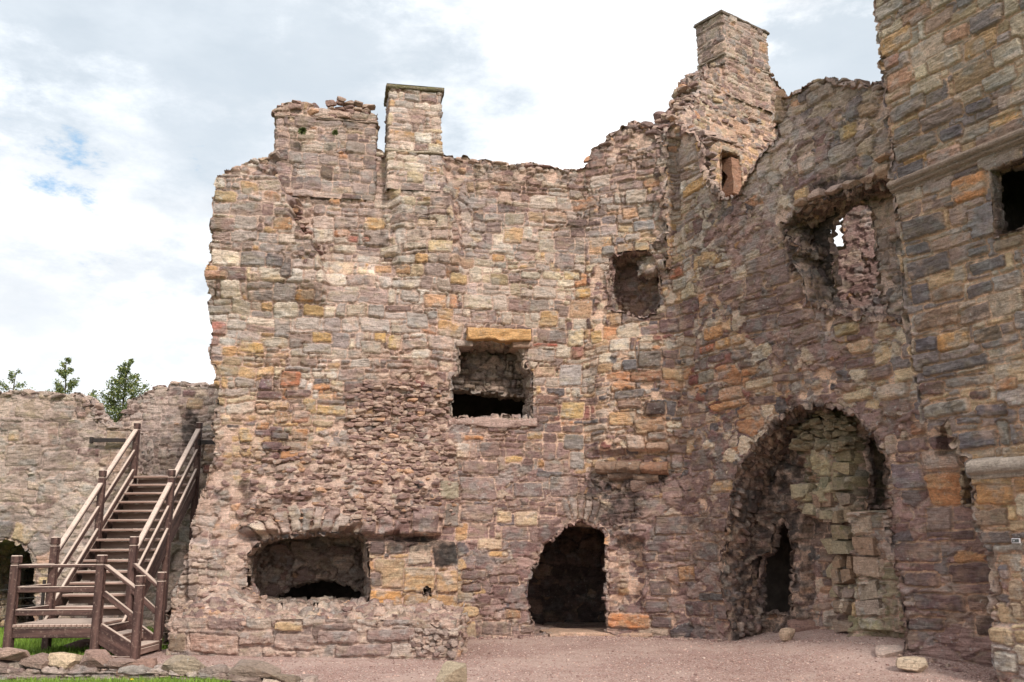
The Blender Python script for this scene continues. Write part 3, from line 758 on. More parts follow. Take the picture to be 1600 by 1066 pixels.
EXPL = [
 # upper left strip and main face: x0,y0,x1,y1,colour,projection
 (380,300,407,321,(190,150,100),0),(429,355,459,374,(188,140,90),0),(339,315,375,333,(192,165,115),0),(333,356,371,377,(160,130,120),.01),(506,280,530,292,(200,158,98),0),
 (513,307,533,319,(196,140,85),0),(521,358,546,370,(190,130,85),.01),(543,367,560,378,(196,120,100),0),(566,369,578,378,(196,120,100),0),(650,349,680,361,(206,180,130),0),
 (665,381,705,400,(212,188,136),.01),(650,268,687,279,(196,155,105),0),(325,436,360,449,(188,140,112),.03),(377,538,414,555,(212,166,78),.01),(488,523,518,540,(202,160,84),0),
 (584,523,602,540,(208,164,72),0),(605,526,626,550,(200,168,94),0),(462,461,492,479,(198,144,70),.01),(474,482,506,499,(200,164,98),0),(662,460,698,482,(206,158,112),0),
 (584,416,612,430,(198,150,100),0),(616,417,640,432,(196,150,100),0),(440,405,457,446,(120,110,108),0),(418,408,445,430,(118,112,114),0),(330,507,356,529,(190,120,105),.02),(328,530,345,545,(190,125,112),.02),
 (440,583,470,608,(188,112,66),.02),(433,608,466,628,(186,120,72),.02),(406,594,427,613,(136,110,116),.02),(402,614,443,628,(124,94,92),.03),(446,612,488,625,(130,100,96),.03),
 (420,630,453,643,(200,160,114),.02),(400,632,418,642,(196,140,98),.02),(456,634,478,643,(136,100,92),.02),(399,661,422,674,(194,130,68),.02),(429,645,452,664,(180,128,84),.02),(456,645,484,664,(172,124,96),.02),
 (375,670,395,694,(208,168,100),.03),(378,697,396,716,(206,168,108),.03),(456,672,482,691,(196,138,80),.03),(425,679,453,691,(96,68,68),.02),(411,693,444,708,(112,84,84),.03),(446,693,480,706,(180,134,96),.02),
 (439,707,478,722,(190,130,72),.02),(420,710,438,722,(120,84,84),.02),(398,707,418,722,(200,170,140),.02),(356,666,377,672,(80,74,76),0),(622,598,655,608,(126,96,94),0),(645,595,664,607,(130,72,68),0),
 (564,537,596,557,(176,162,144),0),(474,540,518,557,(172,164,158),0),(461,500,500,520,(190,180,172),0),(540,480,570,500,(184,170,150),0),(625,455,655,475,(168,160,152),0),(634,490,668,516,(172,164,158),0),
 # middle
 (728,285,740,301,(170,140,110),.02),(742,285,764,297,(186,160,130),.01),(787,354,817,381,(198,160,110),.01),(788,333,820,352,(156,146,132),.01),(825,331,849,347,(184,154,116),.01),(851,331,886,349,(200,164,134),.01),
 (768,397,790,410,(198,146,78),0),(847,424,878,437,(204,190,158),0),(881,424,906,438,(206,180,124),0),(814,424,846,437,(176,168,150),0),(701,429,731,446,(196,164,106),0),(766,427,795,446,(160,140,100),0),
 (898,451,924,467,(208,160,70),0),(889,470,925,499,(190,150,110),.01),(843,486,871,512,(196,154,90),0),(866,370,898,391,(154,130,122),0),(866,396,898,420,(152,128,122),0),(794,468,828,488,(160,130,122),0),
 (828,488,843,503,(210,200,186),0),(700,402,740,420,(184,150,120),0),(964,381,989,397,(196,150,98),.03),(991,378,1015,395,(190,160,110),.03),(940,384,962,400,(150,146,142),.03),(989,344,1023,362,(150,148,150),.02),
 (1048,418,1071,435,(176,106,72),.02),(1034,448,1045,464,(192,146,78),.01),(1052,434,1075,454,(158,152,138),.01),(976,364,1001,377,(172,164,156),.01),(972,325,997,342,(204,158,116),0),(996,322,1023,342,(150,142,130),0),
 (874,568,910,604,(178,172,170),0),(822,545,868,566,(176,160,148),.01),(835,572,868,589,(194,160,132),.01),(877,628,913,655,(204,170,98),.01),(922,516,943,539,(210,168,96),.01),(887,515,913,542,(214,194,150),.02),
 (955,530,986,552,(206,194,176),.03),(988,582,1037,599,(168,116,80),.03),(955,645,996,667,(202,156,96),.03),(975,563,999,582,(112,110,114),.03),(963,610,1010,625,(118,112,110),.02),(968,627,1005,641,(134,104,88),.02),
 (1000,550,1036,577,(130,120,112),.02),(1012,630,1042,652,(92,76,74),.04),(995,655,1040,680,(176,134,94),.04),(982,680,1010,706,(196,170,150),.05),(1014,676,1044,690,(150,118,100),.05),(1012,692,1045,706,(184,150,124),.05),
 (720,680,755,688,(206,140,78),0),(788,713,817,723,(206,164,84),0),(824,675,848,687,(188,150,90),0),(832,536,872,542,(186,96,72),0),(880,678,913,704,(144,138,134),.02),(890,706,913,734,(168,160,154),.02),
 (840,615,868,630,(128,106,104),.01),(836,617,872,633,(140,104,90),.01),(840,634,872,650,(130,108,104),.01),(1083,701,1114,736,(126,104,100),.01),(802,753,848,778,(132,108,104),.01),(860,744,904,778,(142,118,112),.01),
 (719,745,775,782,(150,124,118),.01),(719,788,772,816,(140,116,110),.01),(722,720,778,741,(146,120,112),.01),(776,798,800,817,(208,178,134),.01),(804,799,841,822,(206,180,140),.01),(747,842,784,860,(196,170,136),.01),
 (763,861,794,871,(204,160,92),.01),(950,958,1015,982,(212,132,56),.05),(1114,751,1148,770,(208,160,88),.02),(720,947,749,965,(200,168,116),.01),(789,952,815,968,(174,128,86),.01),(1064,884,1091,908,(188,136,80),.01),
 (763,900,812,914,(138,112,106),.01),(720,890,760,906,(136,112,108),.01),(722,912,752,925,(130,104,100),.01),(780,898,812,912,(130,104,100),.01),(752,970,800,994,(140,120,112),.01),(812,976,842,990,(150,128,120),.02),
 (1015,906,1050,932,(120,102,98),.01),(1073,938,1114,964,(122,100,98),.01),(1118,946,1158,970,(126,104,98),.03),(1083,846,1124,876,(126,104,98),.01),(1087,808,1140,832,(136,110,104),.01),(1028,806,1086,836,(130,106,100),.01),
 (1008,938,1044,958,(120,98,96),.01),(1028,866,1056,880,(122,100,98),.01),(1018,962,1050,982,(122,102,100),.01),(1096,926,1142,940,(92,86,86),.02),(1000,862,1026,878,(120,98,94),.01),(1055,861,1080,877,(124,102,98),.01),
 # fireplace jamb
 (636,851,671,882,(200,180,156),.02),(583,872,631,918,(186,154,112),.01),(628,885,677,925,(200,158,98),.015),(576,920,626,957,(214,154,66),.02),(628,927,713,965,(192,148,90),.015),(679,890,713,925,(198,158,104),.04),
 (575,845,600,868,(110,90,86),0),(602,846,632,866,(120,96,84),0),(576,893,594,916,(140,118,110),0),(674,846,712,886,(90,76,70),-.02),(693,786,717,824,(150,138,128),.03),(685,752,717,782,(162,154,132),.03),
 (640,790,682,834,(150,126,122),.06),(588,806,612,838,(156,130,124),.03),(612,812,636,838,(140,108,104),.03),(560,812,586,838,(148,126,122),.03),
 # right wing
 (1160,465,1214,490,(132,108,104),.01),(1168,492,1216,521,(130,106,102),.01),(1218,484,1273,508,(140,114,108),.01),(1238,506,1283,537,(146,122,114),.01),(1218,440,1254,476,(146,120,114),.03),(1305,502,1342,526,(160,138,92),.04),
 (1325,530,1363,554,(196,158,120),.02),(1319,558,1364,576,(136,110,108),.01),(1355,570,1394,594,(142,118,110),.02),(1370,597,1420,625,(198,180,162),.05),(1318,608,1363,628,(206,186,146),.02),(1396,572,1439,598,(206,184,142),.01),
 (1407,532,1439,562,(150,126,118),.01),(1210,582,1255,598,(126,102,98),.02),(1105,508,1132,532,(206,146,78),.02),(1121,528,1143,546,(200,148,76),.02),(1144,522,1167,540,(204,160,106),.02),(1097,538,1120,553,(192,104,60),.03),
 (1126,602,1161,627,(194,150,116),.02),(1165,590,1210,608,(208,186,154),.03),(1170,617,1210,634,(124,100,98),.02),(1115,626,1167,640,(216,154,92),.05),(1110,552,1136,568,(124,96,96),.02),(1146,544,1171,564,(128,106,104),.02),
 (1122,570,1144,580,(206,140,86),.02),(1161,573,1188,588,(208,138,80),.02),(1118,580,1139,596,(202,146,116),.02),(1092,578,1118,600,(152,146,134),.02),(1078,584,1094,604,(140,80,74),.02),(1366,512,1398,528,(180,160,130),.02),
 (1312,193,1340,220,(200,168,100),.03),(1341,158,1371,184,(178,150,118),.02),(1297,222,1340,258,(162,150,140),.01),(1247,270,1277,289,(136,112,116),.01),(1247,240,1274,270,(196,168,150),.01),(1241,292,1265,316,(194,160,106),.01),
 (1260,135,1305,160,(160,144,132),.01),(1068,225,1096,244,(198,158,96),.03),(1068,281,1108,302,(202,158,88),.03),(1050,228,1090,262,(168,150,140),.02),(1130,205,1158,225,(170,158,146),.01),(1166,398,1212,430,(148,124,118),.01),
 (1130,440,1162,470,(138,114,110),.01),(1164,426,1192,462,(136,112,108),.01),(1195,412,1234,450,(142,118,112),.01),(1103,430,1132,448,(134,110,108),.01),(1200,388,1228,418,(142,118,112),.01),(1120,408,1144,420,(204,192,176),.01),
 (1443,737,1503,791,(196,134,72),.03),(1440,700,1500,735,(178,150,130),.01),(1398,847,1455,880,(118,94,92),.01),(1467,879,1533,913,(112,90,88),.02),(1411,893,1455,918,(116,92,90),.01),(1426,928,1484,956,(114,90,90),.02),
 (1518,922,1556,952,(112,88,86),.02),(1494,963,1545,998,(108,86,84),.02),(1417,965,1460,987,(118,96,92),.01),(1486,930,1512,958,(112,90,86),.01),(1440,828,1495,846,(120,96,94),.01),(1395,723,1440,765,(138,122,128),.02),
 (1403,684,1450,707,(134,110,108),.01),(1452,680,1478,704,(130,104,104),.02),(1424,660,1446,680,(160,110,76),.02),(1441,840,1467,846,(140,112,130),.01),(1384,680,1400,712,(184,162,146),.01),(1440,790,1470,830,(146,128,120),.01),
 (1206,140,1228,200,(176,140,108),.10),
]
def explicit_uv(cur, lst, sl_fn):
    out = []
    for (x0, y0, x1, y1, c, pr) in lst:
        cx, cy = (x0+x1)/2, (y0+y1)/2
        uc, vc = cur.hit(cx, cy)
        du = abs(cur.hit(x1, cy)[0]-cur.hit(x0, cy)[0])/2; dv = abs(cur.hit(cx, y0)[1]-cur.hit(cx, y1)[1])/2*sl_fn(cx, cy, du)
        out.append(((uc-du, vc-dv, uc+du, vc+dv), c, pr))
    return out
EXUV = explicit_uv(CUR, EXPL, lambda x, y, w: .86 if x > 1080 and y < 640 else .97)

def poly_main(px, py, U, V):
    return .1+.62*smooth(px, 1060, 1110)+.5*smooth(py, 700, 760)*(px > 712)*(px < 1110)+.5*smooth(px, 640, 720)*(1-smooth(py, 300, 420))*(px < 760)-.9*(px > 1420)*(py < 640)
def off_main(px, py, U, V):
    j = .5*fbm(U*3, V*5, 3, 201)*26
    x1 = interp(py, [(250, 430), (285, 412), (296, 446), (320, 458), (345, 462), (370, 478), (400, 492), (430, 500), (480, 510)])
    f1 = 1-smooth(py, 440, 500)
    o = .30*(1-smooth(px+j, x1-5, x1+6))*f1*smooth(py, 283, 293)
    x2 = interp(py, [(240, 690), (300, 700), (335, 704), (360, 714), (400, 718), (450, 716)])
    top = (1-smooth(px+j*.6, x2-5, x2+6)); low = 1-smooth(px, 560, 720)
    k = smooth(py, 400, 470)
    o = o+.24*(top*(1-k)+low*k)
    o = o-.26*smooth(px+j, x1-4, x1+8)*(1-smooth(px+j, 600, 625))*(1-smooth(py, 395, 450))
    # overhanging torn hood over the fireplace, and the jamb below it
    blk = 16*(hash2(np.floor((px+4*fbm(U*4, V*4, 2, 209))/23), px*0+3, 211)-.5)+.3*j
    hood = smooth(py, 660, 800)*smooth(px, 378, 398)*(1-smooth(px+j*.5, 668, 712))*(1-smooth(py+blk, 828, 838))
    hood = hood*(.75+.5*fbm(U*2.5, V*3, 3, 213))
    o = o+hood*.46
    core = smooth(py, 560, 640)*smooth(px, 540, 600)*(1-smooth(px, 690, 712))*(1-smooth(py, 700, 760))
    o = o-.10*core*(1+fbm(U*1.5, V*1.5, 3, 205))
    o = o+.22*(px < 716)*(px > 300)*smooth(py, 842, 850)*(1-smooth(px, 712, 715))
    # turret strip above the corbel
    o = o+.16*smooth(px, 915, 950)*(1-smooth(px, 1030, 1062))*smooth(py, 500, 560)*(1-smooth(py, 700, 712))
    # eroded hollow right of the passage
    h = smooth(px+j, 952, 962)*(1-smooth(px+j, 995, 1010))*smooth(py, 835, 850)*(1-smooth(py, 940, 958))
    o = o-.22*h
    # tilted recess beside the niche, and the upper torn wall end
    o = o-.13*smooth(px, 1044, 1052)*(1-smooth(px, 1056, 1066))*(py > 215)*(1-smooth(py, 350, 400))
    # the lower wall behind the foot of the tower stands back
    r = smooth(px, 1392, 1560)*smooth(py, 690, 800)
    o = o-.55*r - .20*((px > 1462) & (px < 1512) & (py > 655) & (py < 712) & ((px-1462) > (712-py)*.25))
    o = o+.05*fbm(U*.8, V*.8, 3, 207)
    return o
def core_main(px, py, U, V):
    c = np.full(px.shape, .24)+.1*smooth(px, 700, 1100)
    def el(cx, cy, rx, ry, s=.9): 
        nonlocal c; c = np.maximum(c, s*(1-smooth(np.hypot((px-cx)/rx, (py-cy)/ry), .75, 1.15)))
    el(650, 640, 70, 62); el(590, 720, 130, 70); el(470, 765, 140, 45); el(360, 740, 40, 80); el(560, 790, 120, 30, .8); el(690, 735, 30, 60, .7)
    el(1400, 255, 20, 40, .3)
    c = np.maximum(c, .85*(1-smooth(np.abs(py-interp(px, [(690, 262), (905, 275)])), 10, 22))*(px > 690)*(px < 915))
    el(400, 275, 60, 16); el(980, 222, 52, 26); el(1060, 230, 30, 40, .55); el(975, 890, 38, 62); el(935, 470, 16, 60, .7)
    el(476, 360, 16, 70, .8); el(712, 360, 10, 50, .7); el(560, 270, 60, 30, .6); el(1140, 900, 20, 90, .8); el(1240, 440, 28, 60, .7)
    el(1000, 600, 60, 90, .48); el(940, 750, 40, 40, .6); el(1300, 600, 150, 30, .55); el(1430, 700, 60, 50, .5); el(1225, 340, 20, 25, .6)
    el(380, 840, 50, 60, .9); el(1530, 900, 25, 60, .7)
    return c
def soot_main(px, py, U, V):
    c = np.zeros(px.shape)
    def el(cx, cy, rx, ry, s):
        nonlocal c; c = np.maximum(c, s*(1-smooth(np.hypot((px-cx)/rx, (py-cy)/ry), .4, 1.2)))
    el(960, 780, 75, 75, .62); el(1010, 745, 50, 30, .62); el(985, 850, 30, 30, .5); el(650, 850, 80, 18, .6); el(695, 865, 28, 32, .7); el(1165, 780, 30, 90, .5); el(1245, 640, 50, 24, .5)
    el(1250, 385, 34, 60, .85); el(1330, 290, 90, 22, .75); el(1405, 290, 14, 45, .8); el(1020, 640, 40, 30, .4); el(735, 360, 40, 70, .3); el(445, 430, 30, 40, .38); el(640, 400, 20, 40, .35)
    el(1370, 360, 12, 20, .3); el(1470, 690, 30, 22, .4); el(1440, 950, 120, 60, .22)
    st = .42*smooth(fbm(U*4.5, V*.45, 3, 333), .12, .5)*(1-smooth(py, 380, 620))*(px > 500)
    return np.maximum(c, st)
def moss_main(px, py, U, V):
    c = np.zeros(px.shape)
    for (cx, cy, rx, ry, s) in ((700, 770, 16, 24, .45), (1310, 640, 30, 14, .5), (1330, 520, 40, 24, .35)):
        c = np.maximum(c, s*(1-smooth(np.hypot((px-cx)/rx, (py-cy)/ry), .4, 1.2)))
    return c
def ring_px(cur, cx, cy, rx, ry, th, a0, a1, step, pal, pr):
    u, v = cur.hit(cx, cy); ru = abs(cur.hit(cx+rx, cy)[0]-cur.hit(cx-rx, cy)[0])/2; rv = abs(cur.hit(cx, cy-ry)[1]-v)
    t = abs(cur.hit(cx, cy-ry-th)[1]-cur.hit(cx, cy-ry)[1])
    return (u, v, ru, rv, t, math.radians(a0), math.radians(a1), math.radians(step), pal, pr)
RINGS = [ring_px(CUR, 903, 868, 52, 56, 34, 56, 108, 9, 'left', .045), ring_px(CUR, 480, 920, 108, 90, 36, 58, 135, 8, 'left', .07)]

def face(acc, cur, u0, u1, v0, v1, res, outer, holes, L, zones, offfn=None, pxoff=None, **kw):
    U, V = grid(u0, u1, v0, v1, res); P = cur.P(U, V); N3 = cur.nrm(U[0]); N = np.broadcast_to(N3[None], P.shape)
    m = np.ones(U.shape, bool)
    if outer is not None: m &= inside(shrink(outer, -.016), U, V)
    for h in holes: m &= ~inside(shrink(h, .022), U, V)
    px, py = proj(P)
    o = offfn(px, py, U, V) if offfn else 0
    rows = m.any(1); cols = m.any(0)
    i0, i1 = np.where(rows)[0][[0, -1]]; j0, j1 = np.where(cols)[0][[0, -1]]
    s = (slice(i0, i1+1), slice(j0, j1+1))
    o_ = o[s] if np.ndim(o) else o
    return masonry(acc, P[s], N[s], U[s], V[s], m[s], L, zones, off=o_, pxy=(px[s], py[s]), **kw)

RANGE = thing('castle_range', 'ruined main range of rubble stone with two chimney stacks and an oven mouth', 'ruined building', (0, 17.6, 0))
WING = thing('castle_wing', 'ruined side wing with a tall mossy arched alcove and a gaping arched window', 'ruined building', (4.6, 14.6, 0))
LMAIN = Layout(-.5, -.6, 19, 13.5, rows=(.14, .31), lens=(.2, .6), seed=11, split=.55)
UB = CUR.c[3]-.02      # the range and the wing meet in the corner

def backing_sheet(a, u0, u1, v0, v1, holes):
    # added backing sheet behind the facing, blocks sky showing through mesh gaps
    U, V = grid(u0, u1, v0, v1, .05); P = CUR.P(U, V); N = np.broadcast_to(CUR.nrm(U[0])[None], P.shape); m = inside(shrink(OUTUV, .03), U, V)
    for h in holes: m &= ~inside(shrink(h, -.035), U, V)
    px, py = proj(P); o = off_main(px, py, U, V)-.13
    grid_add(a, P+N*o[..., None], m, np.broadcast_to(srgb((150,122,106)), P.shape), np.zeros(P.shape))
def build_main():
    holes = [HUV[k] for k in HUV]
    a = Acc()
    common = dict(core=core_main, poly=poly_main, soot=soot_main, moss=moss_main, explicit=EXUV, rings=RINGS, seed=13)
    face(a, CUR, .2, UB, -.3, 10.5, .017, OUTUV, holes, LMAIN, ZMAIN, off_main, **common)
    backing_sheet(a, .2, UB, -.3, 10.5, holes)
    OU = np.array(OUTUV)
    sel = OU[(OU[:, 0] < UB+.1) & (OU[:, 1] > -.2)]
    top = sel[(sel[:, 1] > .5)]
    k = np.argmin(top[:, 0]+0*top[:, 1])
    path = [p for p in OUTUV if p[0] < UB+.05 and p[1] > -.2]
    reveal(a, CUR, path, -.12, 1.3, LREV, zconst('core'), sign=-1, closed=False, res=.04, seed=15, core=lambda px, py, U, V: .5+0*px)
    # loose rubble along the broken wall head
    def pth(pts): return pxpoly(CUR, pts)
    rocks_on(a, CUR, pth([(351,282),(368,270),(385,267),(400,257),(412,253),(425,247),(440,238)]), 'core', depth=.8, size=(.16,.38), rows=3, flat=.42)
    rocks_on(a, CUR, pth([(444,238),(520,240),(604,246)]), 'core', depth=.25, size=(.12,.24), rows=1)
    rocks_on(a, CUR, pth([(690,249),(740,251),(780,256),(830,259),(862,263),(905,267)]), 'core', depth=.8, size=(.16,.36), rows=3, flat=.38)
    rocks_on(a, CUR, pth([(918,262),(925,241),(945,229),(956,213),(985,201),(990,195),(1012,199),(1023,213)]), 'upper', depth=.7, size=(.16,.4), rows=3)
    rocks_on(a, CUR, pth([(1042,209),(1058,196),(1075,201)]), 'upper', depth=.4, size=(.12,.26), rows=2)
    # stones hanging in the torn edges and the torn hood
    for n_ in range(60):
        y = RR.uniform(285, 440); x = interp(y, [(285, 430), (320, 458), (345, 462), (370, 478), (400, 492), (440, 500)])+RR.uniform(-3, 8)
        u, v = CUR.hit(x, y); w = RR.uniform(.06, .18); rock(a, CUR.P(np.array(u), np.array(v))+CUR.nrm(np.array(u))*RR.uniform(.05, .28), (w*1.4, w, w*.5), palcol('core'), n=4)
    for n_ in range(900):
        x, y = RR.uniform(385, 712), RR.uniform(700, 822)
        if RR.rand() < .5: x, y = RR.uniform(545, 700), RR.uniform(600, 740)
        u, v = CUR.hit(x, y); w = RR.uniform(.05, .17)
        o = float(off_main(np.array([x]), np.array([y]), np.array([u]), np.array([v]))[0])
        rock(a, CUR.P(np.array(u), np.array(v))+CUR.nrm(np.array(u))*(o+RR.uniform(-.02, .05)), (w*1.5, w, w*.6), palcol('core'), rot=.19+RR.uniform(-.3, .3), n=4)
    a.build('wall_face', M_STONE, RANGE)
    a = Acc()
    C = dict(common)
    hid = ccw(np.array(pxpoly(CUR, [(1545,392),(1540,235),(1760,150),(1760,410)])))
    face(a, CUR, UB, CUR.L+.6, -.3, 11.5, .015, OUTUV, holes+[hid], LMAIN, ZMAIN, off_main, **C)
    backing_sheet(a, UB, CUR.L+.6, -.3, 11.5, holes+[hid])
    path = [p for p in OUTUV if p[0] > UB-.05 and p[1] > 3 and p[0] < CUR.L+.5]
    ug = [CUR.hit(1085, 250)[0], CUR.hit(1225, 200)[0]]
    reveal(a, CUR, path, -.12, 1.1, LREV, zconst('core'), sign=-1, closed=False, res=.04, seed=17, tdep=lambda u, v: np.where((u > ug[0]) & (u < ug[1]), .06, 1.0))
    rocks_on(a, CUR, pth([(1075,201),(1095,208),(1106,236),(1101,262),(1110,287)]), 'upper', depth=.2, size=(.12,.26), rows=1)
    rocks_on(a, CUR, pth([(1168,298),(1185,256),(1200,233),(1214,223)]), 'upper', depth=.1, size=(.06,.12), rows=1)
    rocks_on(a, CUR, pth([(1222,151),(1240,147),(1265,135),(1304,125),(1320,133),(1345,130),(1360,135),(1385,127),(1420,120)]), 'upper', depth=.7, size=(.14,.32), rows=2, lift=-.03)
    u, v = CUR.hit(1216, 168); rock(a, CUR.P(np.array(u), np.array(v))-CUR.nrm(np.array(u))*.12, (.26, .3, .80), srgb((182,142,104)), rot=-1.0, n=12, box=.78, cuts=4, rough=.01)
    a.build('wall_face', M_STONE, WING)
    # back faces close the walls
    for (par, u0, u1, t, pth_) in ((RANGE, .9, UB, 1.3, OUTUV), (WING, UB, CUR.L, 1.1, OUTUV)):
        pass
build_main()

def opening(name, parent, key, plate_zone='core', plate_off=None, inner=None, inner_px=None, room=1.5, rev_zone=None, rev_core=.3, soot=None, moss=None, res=.02, plate_core=.4, Lp=None, cur=CUR, huv=None, depth=None, t0=-.12, rsoot_shade=.0, expl=(), inner_t=.5, rough=.035, prows=(.1, .24), plens=(.15, .45), pmort=MB_, pamp=1.0, ppoly=0.0):  # darkens plate and sides: soot at hearths, painted shade in passage and windows
    h = HUV[key] if huv is None else huv; d = H[key][1] if depth is None else depth
    a = Acc()
    reveal(a, cur, h, t0, d, LREV, zconst(rev_zone or plate_zone, MB_), res=.022, rough=rough, amp=(1.0 if rough > .015 else .35), seed=19+len(name), core=lambda px, py, U, V: rev_core+0*px, soot=(lambda px, py, U, V: rsoot_shade+0*px) if rsoot_shade else None, cellsz=(.13, .09))
    bc = cur.shift(d)
    umin, vmin = np.min(h, 0)-.35; umax, vmax = np.max(h, 0)+.35
    k = bc.L/cur.L
    # match parameters of the shifted curve by projecting the ends onto it
    def remap(u):
        p = cur.pos(np.array(u))[:2]-cur.nrm(np.array(u))[:2]*d
        uu = np.linspace(-1, bc.L+2, 4000); q = bc.pos(uu); return uu[np.argmin(np.hypot(q[:, 0]-p[0], q[:, 1]-p[1]))]
    b0, b1 = remap(umin), remap(umax)
    holes = []
    if inner_px: 
        if not isinstance(inner_px[0], list): inner_px = [inner_px]
        holes = [ccw(densify(pxpoly(bc, q), .05, .02, seed=7)) for q in inner_px]; iuv = np.concatenate(holes)
    face(a, bc, b0, b1, vmin, vmax, res, None, holes, Lp or Layout(b0-.5, vmin-.5, b1+.5, vmax+.5, rows=prows, lens=plens, seed=23+len(name)), zconst(plate_zone, pmort) if isinstance(plate_zone, str) else plate_zone,
         plate_off, core=(plate_core if callable(plate_core) else (lambda px, py, U, V: plate_core+0*px)), soot=soot, moss=moss, seed=29, amp=pamp, poly=(lambda px, py, U, V: ppoly+0*px) if ppoly else None, explicit=explicit_uv(bc, expl, lambda x, y, w: .95))
    if inner_px:
        for q in holes: reveal(a, bc, q, -.08, inner_t, LREV, zconst(rev_zone or plate_zone, MB_), res=.03, seed=33, soot=(lambda px, py, U, V: rsoot_shade+0*px) if rsoot_shade else None)
    o = a.build(name, M_STONE, parent)
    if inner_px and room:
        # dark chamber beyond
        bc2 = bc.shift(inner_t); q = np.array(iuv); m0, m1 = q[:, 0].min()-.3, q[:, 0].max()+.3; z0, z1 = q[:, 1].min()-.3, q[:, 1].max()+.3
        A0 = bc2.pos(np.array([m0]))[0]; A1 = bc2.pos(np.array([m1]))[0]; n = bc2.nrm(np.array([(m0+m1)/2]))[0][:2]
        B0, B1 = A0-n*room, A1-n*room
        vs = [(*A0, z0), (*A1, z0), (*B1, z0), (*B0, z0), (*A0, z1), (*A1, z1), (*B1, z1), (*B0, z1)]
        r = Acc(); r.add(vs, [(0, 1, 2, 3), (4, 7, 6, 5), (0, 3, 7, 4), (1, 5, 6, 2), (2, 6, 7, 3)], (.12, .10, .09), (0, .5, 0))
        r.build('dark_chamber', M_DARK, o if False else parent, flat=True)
    return o

opening('window_opening', RANGE, 'window', rough=.02, plate_zone='left', inner_px=[(690,612),(715,606),(760,610),(826,618),(850,640),(850,700),(690,700)], room=2.5, plate_core=.3, ppoly=.5, pmort=(120,104,90), pamp=1.9, rsoot_shade=.2, soot=lambda px, py, U, V: .38+0*px)
opening('wall_niche', RANGE, 'niche', plate_zone='purple', plate_core=.5, ppoly=.8, pmort=(170,132,108), pamp=1.2, rsoot_shade=.1, soot=lambda px, py, U, V: .1+0*px)
opening('arched_passage', RANGE, 'passage', plate_zone='sooty_shaded', plate_core=.2, rsoot_shade=.12, rev_zone='purple', rev_core=.15, ppoly=.9, pmort=(90,75,64), pamp=1.6, soot=lambda px, py, U, V: .45+0*px)  # back plate darkened: shade of the deep passage put into the stone
opening('oven_mouth', RANGE, 'oven', plate_zone='left', plate_core=.4, ppoly=.8, pmort=(140,120,104), pamp=1.8, inner_px=[(415,975),(425,936),(450,915),(485,904),(520,904),(550,912),(570,928),(575,975)], room=2.2, rev_core=.2, rsoot_shade=.1, soot=lambda px, py, U, V: .15+0*px)
opening('putlog_hole', RANGE, 'putlog', plate_zone='sooty_shaded', rsoot_shade=.3)
opening('slit_window', WING, 'slit', rough=.008, plate_zone='sooty_shaded', rev_zone='ash', rsoot_shade=.5, soot=lambda px, py, U, V: .7+0*px)  # dark plate stands in for the shade inside the slit

# arched window: outer torn hollow, inner plate with an arched opening, wall beyond
ZAW = Zones([(1390,330,'left',MA),(1400,450,'left',MA),(1270,400,'sooty_shaded',MB_),(1330,290,'sooty_shaded',MB_),(1290,470,'mix',MB_)])
opening('arched_window', WING, 'arch_window', plate_zone=ZAW, rev_zone='sooty_shaded', rev_core=.5, rsoot_shade=.38, plate_core=.55, room=0, inner_t=.06,
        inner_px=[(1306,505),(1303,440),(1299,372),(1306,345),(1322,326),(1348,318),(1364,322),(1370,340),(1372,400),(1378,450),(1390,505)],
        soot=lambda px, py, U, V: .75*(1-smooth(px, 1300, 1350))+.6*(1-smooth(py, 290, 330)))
def alc_off(px, py, U, V):
    o = np.zeros(px.shape); j = 8*fbm(U*3, V*4, 3, 301)
    pier = smooth(px+j, 1254, 1262)*(1-smooth(px, 1346, 1352))*smooth(py, 640, 670)
    o += .10*pier
    o -= .25*smooth(py+j, 800, 812)*(1-smooth(px+j, 1318, 1330))*smooth(px, 1252, 1258)
    o -= .45*smooth(px, 1350, 1356)*(1-smooth(py, 795, 800))*(py > 660)
    o += .30*smooth(px, 1350, 1358)*smooth(py, 796, 802)
    o += .25*(1-smooth(px+j, 1170, 1215))*smooth(py, 640, 700)
    return o+.14*fbm(U*1.6, V*1.6, 4, 303)+.10*(fbm(U*2.6, V*4, 3, 305) > .1)
def alc_moss(px, py, U, V):
    a_ = .32*smooth(px, 1250, 1262)*(1-smooth(px, 1350, 1372))*(1-smooth(py, 800, 900)); return np.maximum(a_, .45*(px > 1320)*(py > 900))
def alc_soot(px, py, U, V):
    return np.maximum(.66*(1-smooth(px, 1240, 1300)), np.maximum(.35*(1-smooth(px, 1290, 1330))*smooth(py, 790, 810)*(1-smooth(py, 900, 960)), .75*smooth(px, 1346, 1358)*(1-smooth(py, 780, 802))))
ZAL = Zones([(1285,840,'sooty_shaded',MB_),(1300,900,'core',MC),(1190,700,'sooty_shaded',MB_),(1200,800,'sooty_shaded',MB_),(1160,900,'sooty_shaded',MC),(1180,930,'mix',MC),(1240,740,'sooty_shaded',MB_),(1300,660,'moss',MB_),(1300,730,'moss',MB_),(1330,800,'moss',MB_),(1280,870,'sooty_shaded',MC),(1260,930,'core',MC),(1330,870,'moss',MB_),(1330,950,'ochre',MB_),(1380,850,'left',MB_),(1385,940,'moss',MB_)])
